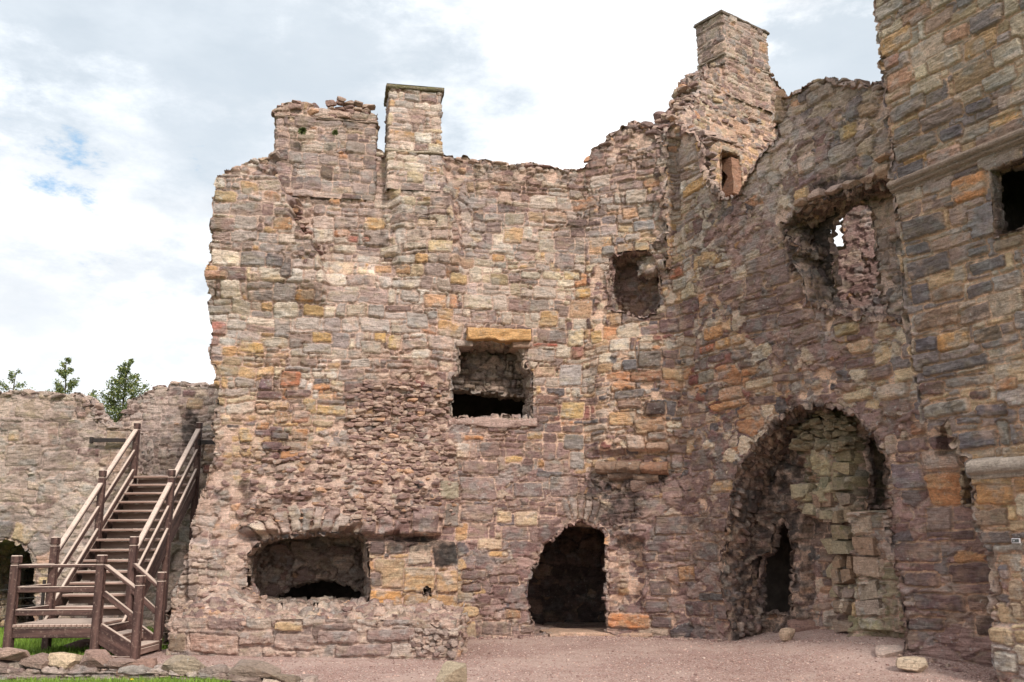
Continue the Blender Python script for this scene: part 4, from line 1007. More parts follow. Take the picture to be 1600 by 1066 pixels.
opening('kitchen_alcove', WING, 'alcove', plate_zone=ZAL, rev_zone='sooty_shaded', plate_off=alc_off, rev_core=.5, rsoot_shade=.50, prows=(.2, .3), plens=(.25, .45), plate_core=lambda px, py, U, V: .8*(1-smooth(px, 1254, 1262))+.85*(1-smooth(py, 672, 700)), moss=alc_moss, soot=alc_soot, room=1.8,
        inner_t=.10, inner_px=[[(1188,962),(1187,915),(1190,872),(1208,862),(1211,818),(1224,812),(1236,826),(1241,862),(1240,905),(1238,962)], [(1357,796),(1360,740),(1352,690),(1362,668),(1384,690),(1400,740),(1402,796)]],
        expl=[(1262,758,1284,786,(178,170,126),.12),(1286,700,1316,748,(168,160,118),.02),(1318,706,1350,730,(168,158,112),.01),(1318,736,1334,758,(162,154,114),.01),(1336,732,1358,764,(158,150,110),.01),(1286,752,1318,788,(174,164,126),.02),
              (1286,790,1320,806,(188,174,152),.03),(1320,782,1350,800,(178,164,138),.02),(1356,806,1390,836,(192,176,154),.02),(1358,838,1394,868,(186,160,130),.02),(1360,870,1400,904,(190,170,146),.02),(1362,906,1404,936,(186,174,156),.02),
              (1364,938,1408,962,(188,176,160),.02),(1366,964,1410,986,(178,172,130),.02),(1334,876,1360,902,(204,172,122),.02),(1308,876,1332,902,(178,170,162),.02),(1336,912,1362,936,(198,184,146),.02),(1300,910,1332,936,(194,172,144),.02),(1338,938,1362,962,(212,178,116),.02)])

def alcove_pier():
    bc = CUR.shift(.72); rn = random.Random(4)
    def block(a, x0, x1, y0, y1, out, col, moss=.2, n=7):
        xm, ym = (x0+x1)/2, (y0+y1)/2; u, v = bc.hit(xm, ym); nn = bc.nrm(np.array(u))
        uw = abs(bc.hit(x1, ym)[0]-bc.hit(x0, ym)[0]); vh = abs(bc.hit(xm, y0)[1]-bc.hit(xm, y1)[1])
        P = bc.P(np.array(u), np.array(v))+nn*(out-.17)
        rock(a, P, (uw*1.04, .36, vh*1.06), srgb(col), rot=math.atan2(-nn[0], nn[1])+math.pi+rn.uniform(-.05, .05), n=n, box=.92, cuts=3, rough=.012, aux=(0, .30, moss))
    a = Acc()
    y = 700
    while y < 984:
        h = rn.uniform(20, 30); g = rn.uniform(-12, 12)
        for (xa, xb) in ((1288, 1318), (1318, 1350)):
            if xa < 1300 and y > 796: continue
            m = xa+(xb-xa)*rn.uniform(.4, .6) if rn.random() < .3 else None
            c = (148+g+rn.uniform(-10, 10), 134+g+rn.uniform(-8, 8), 106+g+rn.uniform(-6, 10))
            if m: block(a, xa, m, y, y+h, .30, c); block(a, m, xb, y, y+h, .28, c)
            else: block(a, xa, xb, y, y+h, .28+rn.uniform(0, .05), c, moss=.35*(y < 840)+.1)
        y += h
    for (x0, x1, y0, y1, o) in ((1262,1286,754,786,.42),(1264,1300,786,806,.34),(1296,1322,796,812,.30),(1296,1332,872,904,.16),(1300,1334,906,934,.14),(1286,1320,838,866,.12)): block(a, x0, x1, y0, y1, o, (168,158,122), .3)
    for (y0, y1, c) in ((800,836,(172,158,134)),(836,868,(168,140,112)),(868,904,(172,150,126)),(904,936,(166,156,136)),(936,962,(172,158,142)),(962,992,(164,156,112))): block(a, 1356+(y0-800)*.05, 1394+(y0-800)*.09, y0, y1, .42, c, .1, 12)
    for i in range(170):
        x = rn.uniform(1258, 1346); yy = rn.uniform(640+abs(x-1300)*.35, 704); u, v = bc.hit(x, yy); w = rn.uniform(.09, .24)
        rock(a, bc.P(np.array(u), np.array(v))+bc.nrm(np.array(u))*rn.uniform(.1, .34), (w*1.3, w, w*.6), srgb((144,132,100))*rn.uniform(.8, 1.1), n=4, aux=(0, .1, .35))
    a.build('stone_pier', M_STONE, WING)
alcove_pier()
# wall seen through the arched window
BEY = thing('inner_wall', 'weathered rubble wall with a ragged end seen through the arched window, bright sky beside it', 'wall', (8, 17, 0))
def build_beyond():
    a = Acc(); c = Curve([(3.9, 20.6), (9.5, 15.6)], .05)
    out = densify(pxpoly(c, [(1318,300),(1322,345),(1318,360),(1324,388),(1310,392),(1270,398),(1240,700),(1460,700),(1460,280),(1360,250),(1330,262)]), .05, .03, seed=5)
    q = np.array(out); L = Layout(q[:, 0].min()-.5, q[:, 1].min()-.5, q[:, 0].max()+.5, q[:, 1].max()+.5, rows=(.1, .24), lens=(.15, .5), seed=31)
    face(a, c, q[:, 0].min(), q[:, 0].max(), q[:, 1].min(), q[:, 1].max(), .022, out, [], L, zconst('purple', (150,124,110)), core=lambda px, py, U, V: .35+0*px, poly=lambda px, py, U, V: .9+0*px, seed=37, amp=.8)  # darker stones and mortar: this wall's shade put into its colour
    reveal(a, c, ccw(out), -.05, .8, LREV, zconst('left', MA), sign=-1, res=.05, seed=39)
    a.build('wall_face', M_STONE, BEY)
build_beyond()

# ------------------------------------------------------------------ dressed stone parts
def dressed(acc, cur, u0, u1, v0, v1, out0, out1, color, seed=1, res=.03, wob=.012, aux=(0, 0, 0), profile=None):
    """a dressed block or moulding lying on the wall: profile = [(out, z)] from bottom to top"""
    if profile is None:
        c = .02; profile = [(out0, v0), (out1-c, v0), (out1, v0+c), (out1, v1-c), (out1-c, v1), (out0, v1)]
    pr = []
    for i in range(len(profile)-1):
        a, b = np.array(profile[i]), np.array(profile[i+1]); k = max(1, int(np.hypot(*(b-a))/res))
        for j in range(k): pr.append(a+(b-a)*j/k)
    pr.append(np.array(profile[-1])); pr = np.array(pr)
    us = np.linspace(u0, u1, max(3, int((u1-u0)/res)))
    U, I = np.meshgrid(us, np.arange(len(pr))); O = pr[I, 0]; Z = pr[I, 1]
    n = cur.nrm(us)[None]; P = cur.P(U, Z)+n*O[..., None]
    w = wob*fbm(U*7+seed, (Z+O)*9, 3, seed)*2; w2 = wob*fbm(U*2+seed, Z*3, 3, seed+3)*2
    P = P+n*w[..., None]; P[..., 2] += w2
    C = srgb(color)*(1+.2*fbm(U*5, (Z+O)*12, 4, seed+7))[..., None]
    A = np.zeros(U.shape+(3,))+np.array(aux)
    grid_add(acc, P, None, C, A)
    for k in (0, -1):   # end caps
        e = P[:, k]; cc = e.mean(0); V = np.stack([e, np.broadcast_to(cc, e.shape)], 0)
        grid_add(acc, V, None, np.broadcast_to(srgb(color), V.shape), np.zeros(V.shape)+np.array(aux))
def dressed_px(name, parent, cur, x0, y0, x1, y1, out0, out1, color, seed=1, **kw):
    u0, _ = cur.hit(x0, (y0+y1)/2); u1, _ = cur.hit(x1, (y0+y1)/2)
    _, v1 = cur.hit((x0+x1)/2, y0); _, v0 = cur.hit((x0+x1)/2, y1)
    a = Acc(); dressed(a, cur, u0, u1, v0, v1, out0, out1, color, seed, **kw); return a.build(name, M_STONE, parent)
dressed_px('lintel', RANGE, CUR, 728, 517, 826, 535, -.1, .27, (212,162,84), 3, wob=.035, aux=(0, .14, .12))
dressed_px('corbel_stone', RANGE, CUR, 712, 533, 737, 542, -.4, .14, (176,160,148), 4)
dressed_px('corbel_stone', RANGE, CUR, 799, 534, 826, 545, -.4, .14, (190,160,136), 5)
dressed_px('window_sill', RANGE, CUR, 701, 655, 838, 668, -.9, .085, (176,150,140), 6, wob=.03)
dressed_px('threshold', RANGE, CUR, 858, 988, 1020, 996, -.8, .09, (200,165,135), 7, wob=.02)
dressed_px('cornice', RANGE, CUR, 351, 286, 413, 294, -.1, .42, (170,158,140), 8, wob=.008)
def hood_slabs():
    a = Acc()
    for k, (x, y, w, h, col) in enumerate(((1256,318,24,12,(178,150,126)),(1278,308,30,13,(190,164,150)),(1306,299,34,14,(184,160,148)),(1336,290,32,15,(176,154,140)),(1364,279,30,16,(190,166,150)),(1390,268,30,18,(186,156,128)),(1384,250,26,9,(196,160,128)))):
        u, v = CUR.hit(x, y); n = CUR.nrm(np.array(u)); uw = abs(CUR.hit(x+w/2, y)[0]-CUR.hit(x-w/2, y)[0]); vh = abs(CUR.hit(x, y-h/2)[1]-CUR.hit(x, y+h/2)[1])
        rock(a, CUR.P(np.array(u), np.array(v))+n*.02, (uw*1.12, .34, vh*1.15), srgb(col), rot=math.atan2(-n[0], n[1])+math.pi, n=7, box=.72, cuts=7, rough=.02)
    a.build('window_hood', M_STONE, WING)
hood_slabs()
# half-round oriel corbel above the passage
def oriel():
    a = Acc()
    for k, (x0, x1, y0, y1, out, col) in enumerate(((933,966,723,738,.20,(152,122,98)),(967,1003,725,741,.26,(146,118,94)),(1004,1045,722,738,.26,(166,120,88)),(952,990,739,749,.11,(132,108,90)),(991,1030,740,750,.13,(138,112,90)))):
        xm, ym = (x0+x1)/2, (y0+y1)/2; u0, _ = CUR.hit(x0, ym); u1, _ = CUR.hit(x1, ym); v1 = CUR.hit(xm, y0)[1]; v0 = CUR.hit(xm, y1)[1]; h = v1-v0
        dressed(a, CUR, u0, u1, v0, v1, 0, out, col, 31+k, res=.018, wob=.03, aux=(0, .22, 0), profile=[(.0, v0-.03), (out*.6, v0), (out*.95, v0+h*.3), (out, v0+h*.55), (out*.9, v0+h*.85), (out*.6, v1), (0, v1+.04)])
    u, v = CUR.hit(998, 759); n = CUR.nrm(np.array(u)); rock(a, CUR.P(np.array(u), np.array(v))+n*.03, (.36, .22, .26), srgb((134,108,94)), rot=-.2, n=12, box=.5, cuts=6, rough=.02, aux=(0, .25, 0))
    a.build('corbel', M_STONE, RANGE)
oriel()

# ------------------------------------------------------------------ chimney stacks
def stack(name, parent, pts, z0, z1, zones, seed=1, r=.03, capfn=None, lay=None, res=.018, topjag=0):
    pts0 = pts; pts = [pts[3], pts[0], pts[1], pts[2], pts[3]]; c = Curve(pts, r); a = Acc(); L = lay or Layout(-.5, z0-.5, c.L+.5, z1+.5, rows=(.12, .28), lens=(.18, .5), seed=seed)
    U, V = grid(0, c.L, z0, z1, res)
    U = np.minimum(U, c.L); V = np.minimum(V, z1)
    P = c.P(U, V); P[:, 0, :2] = P[:, -1, :2] = (np.array(pts[0]))
    N = c.nrm(U[0])[None]+0*P; m = np.ones(U.shape, bool)
    if topjag: m = V < z1-topjag*(.5+.9*fbm(U*1.3, U*0, 3, seed))
    px, py = proj(P)
    masonry(a, P, N, U, V, m, L, zones, seed=seed, amp=.8, pxy=(px, py), core=lambda px, py, U, V: .25+0*px)
    p = np.array(pts0[:4]); T = np.array([[(*p[0], z1-.02), (*p[1], z1-.02)], [(*p[3], z1-.02), (*p[2], z1-.02)]])
    if not topjag: grid_add(a, T, None, np.broadcast_to(srgb((150,130,118)), T.shape), np.zeros(T.shape))
    o = a.build(name, M_STONE, parent); return o, c
def ring_slab(name, parent, pts, z0, z1, out, color, seed=1, aux=(0, 0, 0)):
    p = np.array(pts[:4]); c = p.mean(0); q = [tuple(c+(x-c)*(1+out/np.linalg.norm(x-c)*1.35)) for x in p]; q.append(q[0])
    cu = Curve(q, .01); a = Acc(); dressed(a, cu, 0, cu.L, z0, z1, -.02, .0, color, seed, wob=.012, aux=aux, profile=[(-.25, z0), (0, z0+.01), (.01, (z0+z1)/2), (0, z1-.01), (-.4, z1+.01)])
    T = np.array([[(*q[0], z1), (*q[1], z1)], [(*q[3], z1), (*q[2], z1)]]); B = T.copy(); B[..., 2] = z0+.005
    for X in (T, B): grid_add(a, X, None, np.broadcast_to(srgb(color), X.shape), np.zeros(X.shape)+np.array(aux))
    return a.build(name, M_STONE, parent)
def rect_on(cur, xl, xr, y, out, depth):
    """four plan corners of a stack whose front stands `out` before the wall line between two photo columns"""
    cc = cur.shift(-out); u0, v = cc.hit(xl, y); u1, _ = cc.hit(xr, y)
    a, b = cc.pos(np.array(u0)), cc.pos(np.array(u1)); n = cc.nrm(np.array((u0+u1)/2))[:2]
    pts = [tuple(a), tuple(b), tuple(b-n*depth), tuple(a-n*depth)]; return pts+[pts[0]], v
def zpx(pts, x, y):
    p = (np.array(pts[0])+np.array(pts[1]))/2; d = ray(x, y); t = np.hypot(*p)/np.hypot(d[0], d[1]); return CAMZ+d[2]*t
p1, _ = rect_on(CUR, 431, 587, 215, .02, .9)
zb, zt, zc = zpx(p1, 508, 262), zpx(p1, 508, 187), zpx(p1, 508, 166)
STK = zconst('upper', MA)
def wide_stack():
    o, c = stack('chimney_stack', RANGE, p1, zb-.6, zt, STK, seed=41)
    ring_slab('cornice', o, p1, zt-.02, zt+.035, .035, (170,150,136), 2, aux=(0, .1, .35)).parent = o
    t_, _ = stack('broken_top', o, p1, zt+.02, zt+.50, zconst('core', MA), seed=45, topjag=.42)
    a = Acc()
    x = np.array(p1)
    for side in range(4):
        A, B = x[side], x[side+1]; n = int(np.hypot(*(B-A))/.17)
        for i in range(n):
            f = (i+.5)/n; P = A+(B-A)*f; ce = x[:4].mean(0); P = P+(ce-P)*.12
            prof = {0: interp(f, [(0, .2), (.12, .28), (.36, .24), (.42, .1), (.52, .2), (.58, .42), (.8, .4), (.9, .36), (1, .38)])}.get(side, .25)
            hh = 0
            while hh < prof:
                s_ = RR.uniform(.09, .16); w = RR.uniform(.2, .36)
                rock(a, (P[0]+RR.uniform(-.03, .03), P[1]+RR.uniform(-.02, .1), zt+.08+hh), (w, w*.9, s_), palcol('core'), rot=.2+RR.uniform(-.3, .3)); hh += s_*.8
    for i in range(60):
        f, g = RR.rand(2); P = x[0]+(x[1]-x[0])*f+(x[2]-x[1])*g; rock(a, (P[0], P[1], zt+.12), (.3, .3, .15), palcol('core'))
    a.build('loose_capping', M_STONE, o)
wide_stack()
def narrow_stack():
    p2, _ = rect_on(CUR, 607, 688, 240, .26, .75)
    zb, z1, zt = zpx(p2, 648, 282), zpx(p2, 648, 238), zpx(p2, 648, 140)
    o, c = stack('chimney_stack', RANGE, p2, zb-.2, zt, zconst('grey', MA), seed=43)
    ring_slab('string_course', o, p2, z1-.03, z1+.035, .05, (180,168,146), 3, aux=(0, .1, .3))
    ring_slab('chimney_cap', o, p2, zt-.03, zt+.06, .06, (128,116,96), 4, aux=(0, .3, .6))
narrow_stack()

# ------------------------------------------------------------------ gable with its chimney behind the corner
GAB = thing('gable_wall', 'stepped broken gable wall under a tall square chimney, above the inner corner', 'ruined gable', (4.5, 18.5, 0))
def gable():
    g0 = np.array([4.48, 18.5]); d = np.array([.80, .60]); e = np.array([-.60, .80])
    c = Curve([tuple(g0-d*2.6), tuple(g0+d*3.6)], .03)
    out = densify(pxpoly(c, [(1040,214),(1044,200),(1054,188),(1062,172),(1080,168),(1082,152),(1092,146),(1092,128),(1100,122),(1104,106),(1196,104),(1204,120),(1212,134),(1222,150),(1236,210),(1260,330),(1260,420),(1040,420)]), .06, .05, seed=8)
    hole = ccw(densify(pxpoly(c, [(1125,318),(1124,240),(1126,234),(1154,244),(1157,268),(1161,300),(1160,316)]), .05, .008, seed=2))
    q = np.array(out); L = Layout(q[:, 0].min()-.5, q[:, 1].min()-.5, q[:, 0].max()+.5, q[:, 1].max()+.5, rows=(.09, .2), lens=(.12, .4), seed=47)
    ZG = Zones([(1180,160,'core',MC),(1190,230,'core',MC),(1120,200,'cream',MC),(1100,170,'upper',MA),(1060,190,'upper',MA),(1140,240,'ash',MC),(1170,270,'ash',MC)])
    ex = explicit_uv(c, [(1110,196,1150,225,(210,170,140),.02),(1148,190,1172,215,(210,165,130),.01),(1141,250,1158,300,(190,120,70),.03),(1126,229,1152,242,(180,150,110),.05)], lambda x, y, w: .8)
    a = Acc(); face(a, c, q[:, 0].min(), q[:, 0].max(), q[:, 1].min(), q[:, 1].max(), .018, out, [hole], L, ZG, explicit=ex, core=lambda px, py, U, V: .5+0*px, seed=49, cellsz=(.19, .11), amp=.7)
    reveal(a, c, ccw(out), -.05, .75, LREV, zconst('upper', MA), sign=-1, res=.03, seed=51, core=lambda px, py, U, V: .5+0*px)
    rocks_on(a, c, pxpoly(c, [(1042,210),(1046,198),(1056,186),(1064,171),(1080,167),(1083,151),(1093,145),(1093,127),(1101,121),(1105,108)]), 'core', depth=.6, size=(.13,.32), rows=4, flat=.45)
    rocks_on(a, c, pxpoly(c, [(1198,108),(1205,120),(1213,134),(1222,150),(1232,200)]), 'core', depth=.6, size=(.1,.2), rows=2)
    for n_ in range(380):
        x, y = RR.uniform(1085, 1235), RR.uniform(95, 330)
        u, v = c.hit(x, y)
        if not inside(out, np.array([u]), np.array([v]))[0] or inside(shrink(hole, -.14), np.array([u]), np.array([v]))[0]: continue
        w = RR.uniform(.07, .2); rock(a, c.P(np.array(u), np.array(v))+c.nrm(np.array(u))*RR.uniform(-.05, .012), (w*1.6, w*.7, w*.6), palcol('core' if RR.rand() < .6 else 'cream'), rot=.64+RR.uniform(-.2, .2), n=4)
    a.build('wall_face', M_STONE, GAB)
    opening('window_opening', GAB, 'slit', rough=.006, cur=c, huv=hole, depth=.45, plate_zone='core', rev_zone='ash', rev_core=0, plate_core=.3, soot=lambda px, py, U, V: .3+0*px)
    dressed_px('window_jamb', GAB, c, 1143, 248, 1158, 303, -.4, .02, (172,124,92), 12, wob=.02, aux=(0, .2, 0))
    s = g0; pts = [tuple(s-e*0-d*0), tuple(s+d*1.46), tuple(s+d*1.46+e*.72), tuple(s+e*.72)]; pts.append(pts[0])
    z = lambda y: CAMZ+ray(1132, y)[2]*np.hypot(*g0)/np.hypot(*ray(1132, y)[:2])
    pts2 = [tuple(np.array(p)-.0*d-.04*np.array([.6, -.8])*-1) for p in pts]
    o, cc = stack('chimney_stack', GAB, pts2, z(150), z(20), Zones([(1110,60,'left',MA),(1170,70,'core',MA),(1190,60,'left',MA)]), seed=53)
    ring_slab('chimney_cap', o, pts2, z(20)-.03, z(20)+.035, .05, (124,112,100), 5, aux=(0, .3, .1))
    ring_slab('string_course', o, pts2, z(86)-.03, z(86)+.03, .04, (160,146,130), 6)
gable()

# ------------------------------------------------------------------ tower on the right
TOW = thing('castle_tower', 'tower wall of slate-grey and ochre blocks with moulded cornice at the right edge', 'tower', (6.2, 11.5, 0))
def tower():
    c = CUR.shift(-.28); c.r = .02
    out = densify(pxpoly(c, [(1366,-160),(1370,0),(1376,50),(1380,95),(1386,150),(1392,210),(1400,290),(1406,330),(1412,400),(1420,480),(1430,560),(1442,625),(1444,656),(1486,656),(1492,690),(1501,706),(1519,712),(1522,740),(1526,792),(1540,850),(1555,864),(1557,920),(1555,975),(1561,1010),(1568,1045),(1573,1130),(1990,1200),(1990,-500)]), .12, .012, seed=6)
    hole = ccw(densify(pxpoly(c, [(1556,372),(1549,266),(1640,232),(1640,352)]), .06, .006, seed=4))
    q = np.array(out); u0 = q[:, 0].min()
    u1 = u0+4.2; L = Layout(u0-.5, -.6, u1+.6, 13, rows=(.20, .34), lens=(.3, .75), seed=61, split=.4)
    D = [(1375,48,1426,82,(196,156,100),.01),(1384,107,1427,141,(196,146,112),.01),(1381,84,1405,108,(188,140,120),.01),(1444,20,1490,46,(178,150,130),.01),(1477,40,1515,68,(192,146,112),.01),(1505,52,1561,86,(190,152,96),.01),
         (1516,12,1571,48,(134,126,124),.03),(1450,78,1503,112,(194,176,146),.02),(1440,170,1506,198,(136,120,112),.01),(1509,154,1551,177,(112,106,110),.01),(1470,196,1508,222,(108,102,108),.01),(1450,230,1505,258,(184,146,126),.01),
         (1524,196,1600,232,(148,120,104),.01),(1367,0,1412,28,(178,172,162),.01),(1371,30,1395,46,(160,150,140),.01),(1422,120,1474,150,(186,172,146),.01),(1534,108,1590,140,(180,174,160),.01),(1549,64,1600,104,(190,180,160),.02),
         (1390,155,1448,186,(134,120,112),.01),(1396,190,1438,216,(140,130,124),.01),(1398,214,1466,246,(136,126,118),.01),(1402,252,1446,278,(112,106,108),.01),
         (1488,270,1542,318,(204,138,72),.04),(1513,314,1564,376,(120,114,120),.04),(1476,314,1494,328,(100,96,102),.01),(1411,334,1476,373,(118,108,104),.01),(1455,366,1521,390,(178,150,132),.01),(1417,398,1486,434,(116,108,108),.02),
         (1414,378,1453,401,(108,102,106),.01),(1455,444,1506,472,(150,118,86),.01),(1509,440,1554,465,(118,110,112),.01),(1429,480,1498,516,(140,112,90),.01),(1500,474,1548,508,(138,122,112),.01),(1464,514,1515,549,(206,148,66),.01),
         (1431,524,1464,552,(108,104,112),.01),(1520,508,1566,536,(130,116,98),.01),(1424,440,1453,478,(112,106,110),.01),(1512,384,1546,402,(104,100,104),.01),(1516,402,1572,428,(110,106,108),.01),(1552,370,1600,392,(150,132,110),.01),
         (1444,625,1516,652,(142,138,130),.06),(1440,560,1546,582,(112,108,110),.01),(1476,586,1552,606,(150,136,124),.01),(1438,594,1475,620,(124,94,88),.01),(1513,608,1548,626,(130,96,92),.01),(1527,630,1575,652,(112,102,108),.02),
         (1556,590,1590,612,(186,132,84),.01),(1499,672,1557,702,(110,106,112),.02),(1495,652,1535,664,(118,108,114),.01),(1560,656,1578,698,(124,120,110),.01),(1526,757,1586,790,(206,150,76),.02),(1526,795,1576,824,(150,128,104),.01),
         (1530,828,1582,850,(126,116,112),.01),(1558,864,1600,894,(182,156,124),.01),(1562,880,1580,906,(116,112,118),.01),(1577,905,1600,940,(180,158,126),.01),(1556,980,1594,1008,(190,168,126),.03),(1566,1016,1600,1052,(170,168,156),.03),(1584,940,1600,970,(180,160,130),.01)]
    a = Acc(); ex = explicit_uv(c, D, lambda x, y, w: .86 if y < 640 else .96)
    face(a, c, u0, u1, -.3, 12.6, .014, out, [hole], L, ZTOWER, explicit=ex, seed=63, amp=.8, warp=.7,
         offfn=lambda px, py, U, V: .03*fbm(U*.8, V*.8, 3, 3)+.10*smooth(py, 970, 985),
         core=lambda px, py, U, V: .18+.3*(px > 1535)*(py > 860), soot=lambda px, py, U, V: .3*(1-smooth(np.hypot((px-1500)/120, (py-560)/200), .4, 1.1)))
    path = [p for p in out if p[0] < u0+2.5 and -.2 < p[1] < 12.4]
    reveal(a, c, path, -.04, 1.0, LREV, zconst('slate', MB_), sign=-1, closed=False, res=.03, seed=65)
    a.build('wall_face', M_STONE, TOW)
    opening('window_opening', TOW, 'slit', rough=.006, cur=c, huv=hole, depth=.16, plate_zone='sooty_shaded', rev_zone='sooty_shaded', rev_core=0, soot=lambda px, py, U, V: .7+0*px, rsoot_shade=.4, inner_px=[(1561,369),(1555,268),(1700,215),(1700,345)], room=2.5, inner_t=.1)
    # cornice, string course
    def mould(name, pts, prof, color, seed):
        (xa, ya), (xb, yb) = pts; ua, va = c.hit(xa, ya); ub, vb = c.hit(xb, yb); z = va
        a = Acc(); dressed(a, c, ua, ua+3.6 if xb > 1590 else ub, 0, 0, 0, 0, color, seed, wob=.006, profile=[(o, z+dz) for o, dz in prof]); a.build(name, M_STONE, TOW)
    mould('cornice', ((1398, 296), (1600, 205)), [(-.05, -.13), (.03, -.12), (.05, -.09), (.04, -.075), (.09, -.06), (.115, -.03), (.10, -.015), (.15, 0), (.16, .05), (.13, .075), (-.05, .12)], (150,132,116), 3)
    mould('string_course', ((1522, 742), (1600, 735)), [(-.05, -.07), (.05, -.06), (.07, -.03), (.06, -.01), (.14, .02), (.15, .09), (.13, .14), (-.02, .21)], (168,160,148), 4)
    # small name plate screwed to the wall
    pl = thing('name_plate', 'small pale name plate with dark panel on the tower wall', 'plate', c.P(*[np.array(x) for x in c.hit(1597, 845)])+c.nrm(np.array(3.))*0)
    u, v = c.hit(1597, 845); n = c.nrm(np.array(u)); t = np.array([-n[1], n[0], 0]); P = c.P(np.array(u), np.array(v))+n*.11
    pl.location = tuple(P)
    M = Matrix((t, n, (0, 0, 1))).transposed().to_4x4(); M.translation = Vector(P)
    mp = simple('plate_metal', (.72, .70, .74), .5); md = simple('plate_panel', (.10, .11, .11), .5); mw = simple('plate_lettering', (.75, .75, .75), .5)
    chamfer_box('plate', (.105, .02, .055), mp, pl, M, .003)
    chamfer_box('panel', (.085, .004, .036), md, pl, M @ Matrix.Translation((0, .0115, 0)), 0)
    for k, x in enumerate((-.027, -.019, -.011)): chamfer_box('lettering', (.004, .003, .016), mw, pl, M @ Matrix.Translation((x, .0145, 0)) @ Matrix.Rotation((-.3, .3, 0)[k], 4, 'Y'), 0)
tower()

# ------------------------------------------------------------------ broad rubble plinth before the oven
PL = thing('stone_plinth', 'low broken stone platform with heaped rubble before the oven mouth', 'masonry platform', (-3, 15.5, 0))
def plinth():
    FL = on_z(262, 1023)[:2]; FR = on_z(712, 1031)[:2]
    a = Acc(); c = Curve([(FL[0]+.1, FL[1]+2.6), tuple(FL), tuple(FR), (FR[0]+.1, FR[1]+2.6)], .06)
    L = Layout(-.5, -.5, c.L+.5, 1.2, rows=(.2, .26), lens=(.35, .85), seed=71, split=.25)
    ex = explicit_uv(c, [(265,988,292,1020,(150,132,108),.02),(296,990,372,1022,(180,146,128),.02),(376,985,428,1008,(170,144,130),.03),(430,990,492,1016,(160,138,128),.03),(496,984,560,1006,(160,138,130),.03),(574,982,650,1002,(156,130,122),.03),(526,1006,612,1026,(158,134,128),.02),(430,970,474,986,(190,160,110),.05)], lambda x, y, w: .95)
    face(a, c, 1.0, c.L-.8, -.12, .54, .018, None, [], L, zconst('left', MA), explicit=ex, seed=73, core=lambda px, py, U, V: .3+.6*smooth(px, 640, 665))
    # top: slopes up and back to the wall, heaped at the left end
    us = np.arange(c.c[1]-.35, c.c[2]+.12, .022); tt = np.linspace(0, 1, 110); U, T = np.meshgrid(us, tt)
    Fp = c.P(U, 0*U)[..., :2]; ux = Fp[..., 0]
    px_ = 800+1500*ux/(Fp[..., 1]*.978-.33)
    xb = ux*1.03-.02; yb = 16.8+(xb+4.88)*.1935-.10
    yb = np.minimum(yb, 17.4)
    zb = interp(px_, [(255, .55), (275, .75), (290, 1.0), (305, 1.2), (330, 1.2), (352, 1.0), (370, .80), (380, .62), (396, .58), (480, .64), (570, .64), (590, .60), (650, .58), (712, .52)])
    zf = interp(px_, [(255, .42), (300, .47), (380, .46), (450, .46), (600, .46), (690, .42), (714, .33)])
    pw = interp(px_, [(255, .9), (320, .95), (350, 1.3), (395, 1.1), (712, .9)])
    Z = zf+(zb-zf)*T**pw+.035*np.sin(T*3.1)
    X = Fp[..., 0]+(xb-Fp[..., 0])*T; Y = Fp[..., 1]+.02+(yb-Fp[..., 1])*T
    P = np.stack([X, Y, Z], -1); N = np.cross(np.gradient(P, axis=1), np.gradient(P, axis=0)); N /= np.linalg.norm(N, axis=-1, keepdims=True)
    Vv = T*2.2+30; L2 = Layout(us[0]-.5, 29.5, us[-1]+.5, 33, rows=(.16, .3), lens=(.2, .5), seed=75)
    masonry(a, P, N, U, Vv, None, L2, zconst('core', (205,185,168)), seed=77, amp=1.3, core=lambda px, py, U, V: .62+0*px, cellsz=(.2, .15), off=.09*fbm(U*1.8, Vv*1.8, 4, 78))
    for i in range(260):
        k = RR.randint(len(us)); j = int(RR.uniform(0, 1)**1.2*108); q = P[j, k]
        if px_[j, k] > 392 and RR.rand() < .6: continue
        w = RR.uniform(.08, .26); rock(a, q, (w*1.3, w, w*.55), palcol('core')*1.08, n=5)
    for i in range(70):
        x = RR.uniform(645, 712); y = RR.uniform(985, 1024); u, v = c.hit(x, y); w = RR.uniform(.06, .14)
        rock(a, c.P(np.array(u), np.array(v))+[0, RR.uniform(-.03, .05), 0], (w*1.2, w, w*.8), palcol('left'), n=4)
    a.build('rubble_masonry', M_STONE, PL)
plinth()

